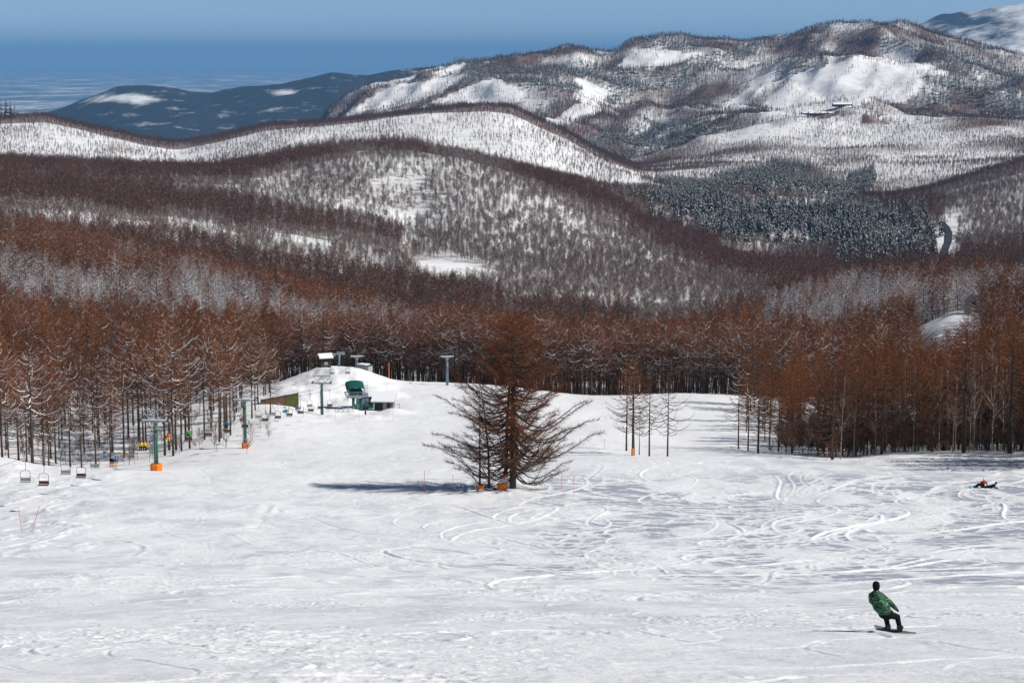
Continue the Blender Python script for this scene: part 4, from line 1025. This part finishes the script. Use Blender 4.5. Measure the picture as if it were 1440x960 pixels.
# ------------------------------------------------------------------ second lift
def pyl2(px, D, pyb, pyt, label, vf=False):
    g = G(px, D); Ht = (pyb-pyt)/F*D; old = len(cab)
    pylon(px, D, pyb, Ht, label, 0, 'bluegrey', off=1.5, vf=vf); return g, Ht
gE, hE = pyl2(629, 497, 540, 499, 'blue-grey lift pylon with a snow-topped crossarm alone at the field rim')
gF, hF = pyl2(502, 512, 518, 497, 'short blue-grey lift pylon behind the upper snow mound')
pts = [gF+Vector((s*1.5, 0, hF+.6)) for s in (1,)]+[gF.lerp(gE, .5)+Vector((1.5, 0, (hE+hF)/2-.6)), gE+Vector((1.5, 0, hE+.6)), gE+Vector((60, 25, hE+4))]
b = MB(); b.tube(pts, .02, 4, 0, False); o = b.build('haul_rope', M['black']); tag(o, 'dark cable of the smaller lift strung before the trees', 'cable')
def far_chair(t, label):
    p = gF+Vector((1.5, 0, hF+.5)); q = gE+Vector((1.5, 0, hE+.5)); r = copy_chair(protoG); r.location = p.lerp(q, t)+Vector((0, 0, -.6)); r.rotation_euler = (0, 0, 1.5)
    r.scale = (.8,)*3; tag(r, label, 'lift chair', 'chairs of the smaller far lift')
far_chair(.22, 'small dark chair on the far lift just right of its short pylon'); far_chair(.45, 'small dark chair midway along the far lift'); far_chair(.72, 'small dark chair near the lone blue-grey pylon')

# ------------------------------------------------------------------ station
def T(px, py, D): return Vector([float(a) for a in P(px, py, D)])
def station():
    g = G(500, 446); g.z = H(g.x, g.y); s = 446/F   # metres per photo pixel
    e = empty('lift_station', g, .18); tag(e, 'green lift drive station with bull wheel on green posts', 'lift station')
    b = MB()
    # vaulted green cover over the drive
    n = 10; vs = []
    for y, zz in ((-2.0, 0), (2.6, .9)):
        for i in range(n+1):
            a = math.pi*i/n; vs.append((-2.1*math.cos(a), y, 4.6+zz+1.0*max(0, math.sin(a))**.6))
        for i in range(n+1):
            a = math.pi*i/n; vs.append((-1.95*math.cos(a), y, 4.6+zz+.88*max(0, math.sin(a))**.6))
    k = n+1; fs = []
    for i in range(n): fs += [(i, i+1, 2*k+i+1, 2*k+i), (k+i+1, k+i, 3*k+i, 3*k+i+1), (i, k+i, k+i+1, i+1), (2*k+i, 2*k+i+1, 3*k+i+1, 3*k+i)]
    b.add(vs, fs); b.box((0, 2.5, 5.7), (3.6, .08, 1.2)); b.build('canopy', M['greenroof'], e)
    b = MB(); b.box((0, .4, 4.1), (3.0, 3.6, 1.3)); b.build('drive_housing', M['greenroof'], e)
    b = MB(); b.tube([(0, -1.6, 3.3), (0, -1.6, 3.45)], 1.9, 20); b.tube([(0, -1.6, 3.1), (0, -1.6, 3.7)], .3, 10); b.build('bull_wheel', M['grey'], e)
    for x, y in ((-.9, -4.4), (1.0, -2.2)):
        b = MB(); b.tube([(x, y, -.2), (x, y, 3.6)], .34, 12); b.build('post', M['green'], e, True)
    b = MB()
    for x in (-2.2, 2.2): b.box((x, -1.6, 3.75), (.16, 7.4, .22))
    for y in (-5, -3.2, 2.0): b.box((0, y, 3.9), (4.6, .16, .2))
    for x in (-2.2, 2.2):
        for y in (-5, -3.2): b.tube([(x, y, 3.9), (x, y, 2.9)], .05, 6)
    b.tube([(-2.2, -5, 4.9), (2.2, -5, 4.9)], .05, 6)
    for x in (-2.2, 0, 2.2): b.tube([(x, -5, 4.0), (x, -5, 4.9)], .045, 6)
    b.build('steel_frame', M['grey'], e)
    b = MB()
    for i in range(9): b.box((2.55, -1+i*.45, 1.3+i*.48), (.8, .3, .06))
    for xx in (2.15, 2.95): b.tube([(xx, -1.2, 2.0), (xx, 2.9, 6.3)], .035, 5)
    b.build('stairs', M['grey'], e)
    b = MB(); b.box((1.8, 2.8, 1.5), (2.6, 2.4, 3.4)); b.build('machine_room', M['bluegrey'], e)
    # operator hut with snow on its roof
    g = G(538, 446); g.z = H(g.x, g.y)
    e = empty('operator_hut', g, -.12); tag(e, 'small lift hut with a thick snowy roof and dark front', 'hut')
    b = MB(); b.box((.2, 1.6, 1.2), (4.3, 3.0, 2.4)); b.build('wall', M['wall'], e)
    b = MB(); b.box((-.9, .07, 1.3), (1.9, .06, 1.8)); b.build('window', M['black'], e)
    b = MB(); b.box((1.4, .07, 1.1), (.9, .06, 2.1)); b.build('door', M['dark'], e)
    R = Matrix.Rotation(.34, 3, 'X'); b = MB(); b.box((.1, 1.3, 2.95), (5.4, 4.8, .12), 0, R); rf = b.build('roof', M['dark'], e)
    b = MB(); b.box((.1, 1.22, 3.17), (5.3, 4.7, .32), 0, R); b.build('snow_cover', M['snowcap'], rf)
    b = MB()
    for x in (-2.4, 2.6): b.tube([(x, -.9, 0), (x, -.9, 2.5)], .06, 6)
    b.build('porch_post', M['dark'], e)
    # small signal post right of the hut posts
    g = G(514, 432); g.z = H(g.x, g.y); e = empty('marker_post', g); tag(e, 'thin dark T-shaped post in front of the operator hut', 'post')
    b = MB(); b.tube([(0, 0, 0), (0, 0, 4.1)], .06, 6); b.build('pole', M['dark'], e); b = MB(); b.box((0, 0, 4.1), (1.6, .3, .25)); b.build('crossbar', M['dark'], e)
    b = MB(); b.box((0, -.1, .7), (.35, .3, 1.0)); b.build('control_box', M['black'], e)
    # brown board wall with a green end
    g = G(393, 436); g.z = H(g.x, g.y)
    e = empty('board_shed', g, .1); tag(e, 'long low brown board shed with an olive end sunk in snow', 'shed')
    b = MB(); b.add([(-4.2, 0, -.5), (4.2, 0, -.5), (4.2, 0, 2.7), (-4.2, 0, 1.3), (-4.2, 3, -.5), (4.2, 3, -.5), (4.2, 3, 2.7), (-4.2, 3, 1.3)], [(0, 1, 2, 3), (5, 4, 7, 6), (1, 5, 6, 2), (4, 0, 3, 7), (3, 2, 6, 7)]); b.build('wall', M['barn'], e)
    b = MB(); b.add([(1.4, -.06, -.4), (4.25, -.06, -.4), (4.25, -.06, 2.6), (1.4, -.06, 2.0), (1.4, -.02, -.4), (4.25, -.02, -.4), (4.25, -.02, 2.6), (1.4, -.02, 2.0)], [(0, 1, 2, 3), (5, 4, 7, 6), (1, 5, 6, 2), (4, 0, 3, 7), (3, 2, 6, 7)]); b.build('tarpaulin', M['olive'], e)
    b = MB(); b.add([(-4.3, -.2, 1.32), (4.3, -.2, 2.75), (4.3, 3.2, 2.75), (-4.3, 3.2, 1.32), (-4.3, -.2, 1.55), (4.3, -.2, 2.98), (4.3, 3.2, 3.0), (-4.3, 3.2, 1.6)], [(3, 2, 1, 0), (4, 5, 6, 7), (0, 1, 5, 4), (1, 2, 6, 5), (2, 3, 7, 6), (3, 0, 4, 7)]); b.build('roof', M['snowcap'], e)
    # upper hut on the mound
    g = G(457, 497); g.z = H(g.x, g.y)-.2
    e = empty('mountain_hut', g, .35); tag(e, 'little dark hut with a snowy gable roof on top of the mound', 'hut')
    b = MB(); b.box((0, 0, 1.2), (2.6, 2.2, 2.5)); b.build('wall', M['dark'], e)
    b = MB()
    for s in (-1, 1): b.box((0, s*.85, 2.95), (3.6, 2.0, .12), 0, Matrix.Rotation(-s*.5, 3, 'X'))
    b.add([(-1.3, -1.1, 2.45), (-1.3, 1.1, 2.45), (-1.3, 0, 3.3), (1.3, -1.1, 2.45), (1.3, 1.1, 2.45), (1.3, 0, 3.3)], [(0, 1, 2), (4, 3, 5), (0, 3, 4, 1)])
    rf = b.build('roof', M['dark'], e)
    b = MB()
    for s in (-1, 1): b.box((0, s*.87, 3.12), (3.6, 2.0, .25), 0, Matrix.Rotation(-s*.5, 3, 'X'))
    b.build('snow_cover', M['snowcap'], rf)
    b = MB(); b.box((0, -1.13, 1.3), (.9, .05, .8)); b.build('window', M['grey'], e)
    g = G(472, 500); g.z = H(g.x, g.y); e = empty('return_wheel_frame', g, .2); tag(e, 'grey return wheel frame of the small lift beside the dark hut', 'lift machinery')
    b = MB(); b.tube([(.9, 0, -.2), (.9, 0, 3.0)], .3, 10); b.build('post', M['bluegrey'], e, True)
    b = MB(); b.box((.3, 0, 3.1), (4.2, .4, .35)); b.box((1.3, 0, 3.5), (2.0, .3, .2)); b.build('beam', M['grey'], e)
    b = MB(); b.tube([(-1.2, 0, 2.7), (-1.2, 0, 2.85)], 1.2, 16); b.build('wheel', M['grey'], e)
    # low green sheds right of the mound
    g = G(513, 500); g.z = H(g.x, g.y)-.6; e = empty('green_shed', g, -.5); tag(e, 'low grey-green shed half buried at the mound\'s right foot', 'shed')
    b = MB(); b.box((0, 0, .8), (3.4, 2.0, 1.6)); b.build('wall', M['greyseat'], e)
    b = MB(); b.box((0, 0, 1.72), (3.8, 2.4, .14)); b.build('roof', M['greenroof'], e); b = MB(); b.box((-.4, 0, 1.9), (2.6, 2.2, .2)); b.build('snow_cover', M['snowcap'], e)
    # parked chairs on the mound
    for p_, d_, lb in ((467, 484, 'spare chair resting on the snow below the dark hut'), (489, 484, 'spare chair resting on the crown of the snow mound')):
        g = G(p_, d_); r = copy_chair(protoG); r.location = (g.x, g.y, H(g.x, g.y)+3.55); tag(r, lb, 'lift chair', 'chairs of the smaller far lift')
station()

def extras():
    g = G(520, 452); g.z = H(g.x, g.y)-.2; e = empty('control_cabin', g, .1); tag(e, 'small dark green control cabin between the drive house and the snowy hut', 'cabin')
    b = MB(); b.box((0, 0, 1.4), (1.8, 1.8, 2.8)); b.build('wall', M['green'], e); b = MB(); b.box((0, -.92, 1.8), (1.3, .05, .9)); b.build('window', M['black'], e)
    b = MB(); b.box((0, 0, 2.9), (2.3, 2.3, .14)); rf = b.build('roof', M['dark'], e); b = MB(); b.box((0, 0, 3.05), (2.2, 2.2, .2)); b.build('snow_cover', M['snowcap'], rf)
    g = G(486, 436); g.z = H(g.x, g.y); e = empty('boarding_gate', g, .1); tag(e, 'low grey boarding gate with rails before the green drive house', 'gate')
    b = MB()
    for x in (-1.6, -.5, .6, 1.7): b.tube([(x, 0, -.2), (x, 0, 1.5)], .06, 6)
    b.build('post', M['grey'], e); b = MB(); [b.tube([(-1.6, 0, z), (1.7, 0, z)], .045, 6) for z in (.7, 1.4)]; b.build('rail', M['grey'], e)
    g = G(556, 444); g.z = H(g.x, g.y); e = empty('ski_rack', g, .3); tag(e, 'wooden ski rack leaning beside the right end of the snowy hut', 'rack')
    b = MB(); [b.tube([(x, 0, -.1), (x, 0, 1.5)], .05, 5) for x in (-.9, .9)]; b.tube([(-1, 0, 1.3), (1, 0, 1.3)], .05, 5); b.build('frame', M['dark'], e)
extras()
# poles, pads, signs
def stake(px, D, h, label, lean=(0, 0), col='pole', r=.028):
    g = G(px, D); g.z = SZ(g.x, g.y)-.05
    e = empty('marker_pole', g); tag(e, label, 'marker pole', 'orange marker poles')
    b = MB(); b.tube([(0, 0, 0), (lean[0]*.5, lean[1]*.5, h*.5), (lean[0], lean[1], h)], r, 6); b.build('pole', M[col], e)
    b = MB(); b.tube([(lean[0], lean[1], h), (lean[0]*1.03, lean[1]*1.03, h+.06)], r*1.6, 6); b.build('tip', M['orange'], e)
stake(597, 258, 2.9, 'thin orange pole leftmost of those near the big larch'); stake(637, 260, 2.0, 'thin orange pole with a tangle of rope left of the thin larches')
stake(790, 262, 2.7, 'thin orange pole just right of the big larch'); stake(807, 255, 2.9, 'thin orange pole farthest right of the big larch')
stake(31, 196, 2.5, 'left orange pole of the crossed pair at the picture edge', (-.25, 0), r=.03); stake(46, 199, 2.4, 'right orange pole leaning outward at the picture edge', (.75, 0), r=.03)
stake(547, 505, 4.0, 'tall orange post against the trees at the field rim', r=.11); stake(1163, 326, 2.2, 'orange-topped stake in the front corner of the right wood', r=.05)
stake(472, 418, 2.2, 'faint pinkish orange pole just right of the station pylon'); stake(505, 414, 2.2, 'faint orange pole in the snow below the green drive house'); stake(427, 412, 2.2, 'faint orange pole below the row of far chairs'); stake(553, 420, 2.0, 'faint orange pole below the snowy hut')
stake(850, 352, 1.9, 'faint orange pole left of the larch clump')
def pad(px, D, w, h, label, name='tree_pad', slant=0):
    g = G(px, D); g.z = SZ(g.x, g.y)-.1
    b = MB(); n = 10; vs = []
    for z, k in ((0, .94), (.1, 1), (h*.5, 1.02), (h-.08, 1+slant), (h, .93+slant)):
        for i in range(n):
            a = 2*math.pi*i/n; c_, s_ = math.cos(a), math.sin(a); q = (abs(c_)**4+abs(s_)**4)**.25
            vs.append((w/2*k*c_/q, .3*k*s_/q, z))
    fs = [(i*n+k, i*n+(k+1) % n, (i+1)*n+(k+1) % n, (i+1)*n+k) for i in range(4) for k in range(n)]+[tuple(range(4*n, 5*n))]
    b.add(vs, fs); o = b.build(name, M['orange']); o.location = g; tag(o, label, 'safety pad', 'orange safety pads'); return o
pad(706, 259, 1.25, 1.0, 'square orange pad at the foot of the big larch'); pad(676, 260, .75, .72, 'small torn orange pad round the thin larch', slant=.25); pad(889.5, 336, .45, 1.35, 'slim upright orange pad in the small larch clump')
g = G(700, 259.5); g.z = SZ(g.x, g.y); e = empty('warning_sign', g); tag(e, 'small red and white warning board on two thin legs beside the orange pad', 'sign')
b = MB(); b.box((.9, 0, 1.95), (.95, .04, .22)); b.build('board', M['redcloth'], e); b = MB(); b.box((.9, .03, 1.3), (1.0, .03, .95)); b.build('net_panel', M['whitecloth'], e)
b = MB(); [b.tube([(x, .02, 0), (x, .02, 1.9)], .02, 5) for x in (.42, 1.38)]; b.build('leg', M['grey'], e)

# ------------------------------------------------------------------ snowboarder
def snowboarder():
    g = G(1258, 60.0); g.z = SZ(g.x, g.y)+.07
    J, Pn, Sk, Gl, Bo = 0, 1, 2, 3, 4
    c = [((-.37, -.10, .70), (-.47, -.05, .84), .225, .255, J), ((-.46, -.05, .82), (-.60, .02, 1.08), .255, .215, J), ((-.74, .04, 1.12), (-.47, .02, 1.14), .10, .10, J),
         ((-.60, .03, 1.16), (-.60, .03, 1.24), .115, .10, J),
         ((-.60, .04, 1.25), (-.60, .06, 1.33), .06, .06, Sk), ((-.60, .06, 1.36), (-.60, .08, 1.40), .10, .105, Sk), ((-.60, .165, 1.35), (-.60, .16, 1.37), .018, .014, Sk),
         ((-.46, .0, 1.13), (-.17, -.05, .91), .105, .09, J), ((-.17, -.05, .91), (.02, .04, .71), .088, .065, J),
         ((-.74, .05, 1.10), (-.70, .25, .88), .10, .085, J), ((-.70, .25, .88), (-.60, .45, .74), .08, .06, J),
         ((-.36, -.10, .60), (-.22, -.08, .56), .19, .17, Pn),
         ((-.20, -.06, .54), (.09, .10, .42), .125, .095, Pn), ((.09, .10, .42), (.15, .0, .12), .09, .075, Pn),
         ((-.34, -.06, .52), (-.24, .16, .36), .12, .09, Pn), ((-.24, .16, .36), (-.20, .10, .12), .088, .075, Pn),
         ((.15, .0, .10), (.17, .04, .05), .085, .07, Bo), ((.17, -.02, .05), (.26, .16, .06), .06, .055, Bo), ((-.20, .10, .10), (-.18, .10, .05), .08, .07, Bo), ((-.20, .08, .05), (-.12, .26, .06), .06, .055, Bo)]
    hand(c, (.03, .05, .69), (.6, .3, -.55), Gl, -1); hand(c, (-.59, .46, .73), (.4, .8, -.2), Gl, 1)
    p = body('person', c, [M['camo'], M['blackcloth'], M['skin'], M['blackcloth'], M['black']], g, 0, 'snowboarder seen from behind in a green and black patterned jacket, leaning left', vox=.016)
    b = MB(); cap(b, (-.60, .05, 1.40), (-.60, .07, 1.46), .115, .112, 0, 18); cap(b, (-.60, .04, 1.36), (-.60, .04, 1.40), .104, .11, 0, 18); b.build('beanie', M['blackcloth'], p, True)
    face(p, (-.60, .07, 1.38), (0, 1, 0))
    b = MB(); b.tube([(-.70, .0, 1.2), (-.60, -.10, 1.18), (-.5, .0, 1.2)], [.045, .06, .045], 8); b.build('hood', M['camo'], p, True)
    b = MB()
    for x, y in ((.17, .03), (-.18, .12)): b.box((x, y, .03), (.14, .3, .05)); b.box((x, y-.12, .12), (.15, .05, .2))
    o = board_thing('snowboard', g+Vector((.03, .06, -.035)), (math.radians(9), math.radians(1), math.radians(-33)), 1.36, .27, M['board'], 'grey-green snowboard tilted on edge under the rider in the patterned jacket')
    b2 = b.build('bindings', M['black'], o); b2.location = (-.03, -.02, .02); b2.rotation_euler = (0, 0, math.radians(30))
snowboarder()
def resting():
    g = G(1382, 269); g.z = SZ(g.x, g.y)
    c = [((0, 0, .14), (.05, .02, .40), .16, .18, 0), ((.05, .02, .46), (.10, .02, .60), .18, .15, 4), ((-.08, .02, .60), (.24, .02, .60), .08, .08, 0), ((.1, 0, .66), (.1, -.02, .74), .06, .06, 2), ((.1, -.03, .80), (.1, -.03, .86), .10, .10, 2), ((.1, -.14, .81), (.1, -.12, .83), .016, .012, 2),
         ((-.1, 0, .14), (-.45, -.12, .42), .12, .09, 1), ((-.45, -.12, .42), (-.85, -.05, .10), .085, .07, 1), ((.0, -.1, .14), (-.35, -.35, .38), .12, .09, 1), ((-.35, -.35, .38), (-.80, -.32, .10), .085, .07, 1), ((-.85, -.05, .09), (-.98, -.05, .16), .07, .06, 3), ((-.80, -.32, .09), (-.95, -.32, .16), .07, .06, 3),
         ((-.1, 0, .60), (-.28, -.15, .38), .075, .06, 0), ((-.28, -.15, .38), (-.40, -.3, .46), .055, .045, 0), ((.26, 0, .60), (.42, .05, .34), .075, .06, 0), ((.42, .05, .34), (.46, .1, .1), .055, .045, 0)]
    hand(c, (-.4, -.3, .46), (-1, -.2, 0), 3, 1); hand(c, (.46, .1, .1), (.5, .3, -.2), 3, -1)
    p = body('person', c, [M['blackcloth'], M['blackcloth'], M['skin'], M['black'], M['redcloth']], g, 0, 'person in black and red with a pale helmet sitting on the snow', vox=.022, scale=1.36)
    b = MB(); cap(b, (.1, -.02, .87), (.1, .0, .90), .12, .115, 0, 14); b.build('helmet', M['whitecloth'], p, True); face(p, (.1, -.03, .82), (0, -1, 0))
    board_thing('snowboard', g+Vector((-1.7, -.2, .10)), (0, 0, math.radians(75)), 1.5, .28, M['cyancloth'], 'light blue snowboard strapped to the seated person in black and red')
    b = MB()
    # second person lying propped on the elbows
    g2 = G(1397, 268.6); g2.z = SZ(g2.x, g2.y)
    c = [((-.55, 0, .17), (-.1, 0, .24), .16, .17, 0), ((-.1, 0, .24), (.1, 0, .34), .16, .13, 0), ((-.05, -.17, .32), (-.05, .17, .32), .08, .08, 0), ((.12, 0, .38), (.2, 0, .44), .06, .06, 2), ((.25, 0, .50), (.26, 0, .54), .10, .10, 2), ((.37, 0, .50), (.36, 0, .52), .016, .012, 2),
         ((-.55, -.1, .15), (-1.0, -.16, .13), .12, .085, 1), ((-1.0, -.16, .13), (-1.42, -.14, .09), .08, .065, 1), ((-.55, .1, .15), (-.95, .2, .14), .12, .085, 1), ((-.95, .2, .14), (-1.2, .2, .48), .08, .065, 1), ((-1.42, -.14, .08), (-1.56, -.14, .12), .065, .055, 3), ((-1.2, .2, .50), (-1.25, .2, .62), .065, .055, 3),
         ((-.02, -.2, .32), (.08, -.24, .08), .07, .055, 0), ((.08, -.24, .08), (.34, -.2, .06), .055, .045, 0), ((-.02, .2, .32), (.08, .26, .08), .07, .055, 0), ((.08, .26, .08), (.34, .2, .06), .055, .045, 0)]
    hand(c, (.34, -.2, .06), (1, 0, 0), 3, 1); hand(c, (.34, .2, .06), (1, 0, 0), 3, -1)
    p = body('person', c, [M['blackcloth'], M['blackcloth'], M['skin'], M['black']], g2, 0, 'person dressed in black lying on the snow beside the seated one', vox=.022, scale=1.36)
    b = MB(); cap(b, (.24, 0, .56), (.25, 0, .58), .118, .112, 0, 14); b.build('helmet', M['blackcloth'], p, True); face(p, (.26, 0, .52), (1, 0, 0))
resting()

# ------------------------------------------------------------------ far buildings and road
def ribbon(pts, w, name, label, m):
    vs = []; n = len(pts)
    for i, (p_, d_) in enumerate(pts):
        g = G(p_, d_); g2 = G(*pts[min(i+1, n-1)]); g1 = G(*pts[max(i-1, 0)]); t = (g2-g1); t.z = 0; t.normalize(); s = Vector((t.y, -t.x, 0))*w/2
        z = max(g.z, H((g+s).x, (g+s).y), H((g-s).x, (g-s).y))+.6
        vs += [Vector(((g-s).x, (g-s).y, z)), Vector(((g+s).x, (g+s).y, z)), Vector(((g-s).x, (g-s).y, z-3)), Vector(((g+s).x, (g+s).y, z-3))]
    fs = []
    for i in range(n-1):
        a = 4*i; fs += [(a, a+1, a+5, a+4), (a+2, a, a+4, a+6), (a+1, a+3, a+7, a+5)]
    b = MB(); b.add(vs, fs); o = b.build(name, m); tag(o, label, 'road', kind='structure')
rp = [(1326, 1640), (1328, 1720), (1331, 1800), (1334, 1880), (1335, 1930), (1331, 1975), (1324, 2010)]
ribbon([(float(np.interp(q, [r_[1] for r_ in rp], [r_[0] for r_ in rp])), q) for q in np.arange(1640, 2011, 10)], 6, 'road', 'dark cleared road curving up the snowy hillside', M['asphalt'])
g = G(1370, 690); g.z = H(g.x, g.y)+1.0
e = empty('house', g, -.35); tag(e, 'house with a steep blue-grey gable roof behind the right wood', 'house')
b = MB(); b.box((0, 0, 2.2), (6, 6.6, 4.6)); b.add([(-3, -3.3, 4.5), (3, -3.3, 4.5), (0, -3.3, 7.4), (-3, 3.3, 4.5), (3, 3.3, 4.5), (0, 3.3, 7.4)], [(0, 1, 2), (4, 3, 5)]); b.build('wall', M['wall'], e)
b = MB()
for s in (-1, 1): b.add([(s*3.7, -3.9, 3.9), (0, -3.9, 7.55), (0, 3.9, 7.55), (s*3.7, 3.9, 3.9), (s*3.7, -3.9, 3.7), (0, -3.9, 7.35), (0, 3.9, 7.35), (s*3.7, 3.9, 3.7)], [(0, 1, 2, 3), (7, 6, 5, 4), (0, 4, 5, 1), (3, 2, 6, 7), (0, 3, 7, 4)])
b.build('roof', M['steelroof'], e); b = MB(); b.box((0, -3.34, 3.2), (1.4, .06, 1.3)); b.build('window', M['black'], e)
for px_, D_, L_, lb in ((1150, 3800, 62, 'long low snow-roofed shed on the far white meadow'), (1184, 3815, 36, 'shorter snow-roofed shed at the right end of the far meadow')):
    g = G(px_, D_); g.z = H(g.x, g.y); e = empty('farm_shed', g, .15); tag(e, lb, 'shed')
    b = MB(); b.box((0, 0, 2), (L_, 12, 5)); b.build('wall', M['black'], e)
    b = MB(); R = 6.8
    b.add([(-L_/2-1, -R, 4.3), (L_/2+1, -R, 4.3), (L_/2+1, 0, 7.2), (-L_/2-1, 0, 7.2), (-L_/2-1, R, 4.3), (L_/2+1, R, 4.3), (-L_/2-1, -R, 3.9), (L_/2+1, -R, 3.9)], [(0, 1, 2, 3), (3, 2, 5, 4), (6, 7, 1, 0)]); b.build('roof', M['snowcap'], e)

# ------------------------------------------------------------------ haze
def haze():
    m = bpy.data.materials.new('haze'); m.use_nodes = True; N, L = nt(m); N.remove(N['Principled BSDF'])
    v = N.new('ShaderNodeVolumePrincipled'); v.inputs['Color'].default_value = (.25, .57, 1, 1); v.inputs['Density'].default_value = 3.0e-5; v.inputs['Anisotropy'].default_value = 0
    L.new(v.outputs[0], N['Material Output'].inputs['Volume'])
    b = MB(); b.box((0, 64000, -60), (118000, 130000, 1320)); o = b.build('haze', m); tag(o, 'blue air haze over hills and plain', 'haze', kind='stuff')
haze()

# ------------------------------------------------------------------ light, sky, camera
EL = 42; AZ = Vector((1, -.22, 0)).normalized()   # horizontal direction towards the sun
w = bpy.data.worlds.new('World'); C.world = w; w.use_nodes = True
N, L = w.node_tree.nodes, w.node_tree.links
sk = N.new('ShaderNodeTexSky'); sk.sky_type = 'NISHITA'; sk.sun_disc = False; sk.sun_elevation = math.radians(EL); sk.sun_rotation = math.atan2(AZ.x, AZ.y); sk.altitude = 900; sk.air_density = .4; sk.dust_density = 0; sk.ozone_density = 1.2
L.new(sk.outputs[0], N['Background'].inputs[0]); N['Background'].inputs[1].default_value = .095
sl = bpy.data.lights.new('sun', 'SUN'); sl.energy = 4.9; sl.angle = math.radians(.53); sl.color = (1, .955, .88)
so = bpy.data.objects.new('sun', sl); COL.objects.link(so)
dv = Vector((AZ.x*math.cos(math.radians(EL)), AZ.y*math.cos(math.radians(EL)), math.sin(math.radians(EL)))); so.rotation_euler = dv.to_track_quat('Z', 'Y').to_euler()
cam = bpy.data.cameras.new('camera'); co = bpy.data.objects.new('camera', cam); COL.objects.link(co); C.camera = co
cam.sensor_width = 36; cam.lens = F/1440*36; cam.clip_start = .5; cam.clip_end = 250000
co.location = (0, 0, 0); co.rotation_euler = (math.pi/2-TH, 0, 0)
C.view_settings.view_transform = 'Standard'; C.view_settings.look = 'None'; C.view_settings.exposure = .02; C.view_settings.gamma = 1; C.view_settings.use_curve_mapping = False
C.cycles.use_denoising = True; C.cycles.max_bounces = 5; C.cycles.diffuse_bounces = 2; C.cycles.glossy_bounces = 2; C.cycles.volume_bounces = 0; C.cycles.transparent_max_bounces = 4
C.cycles.use_adaptive_sampling = False
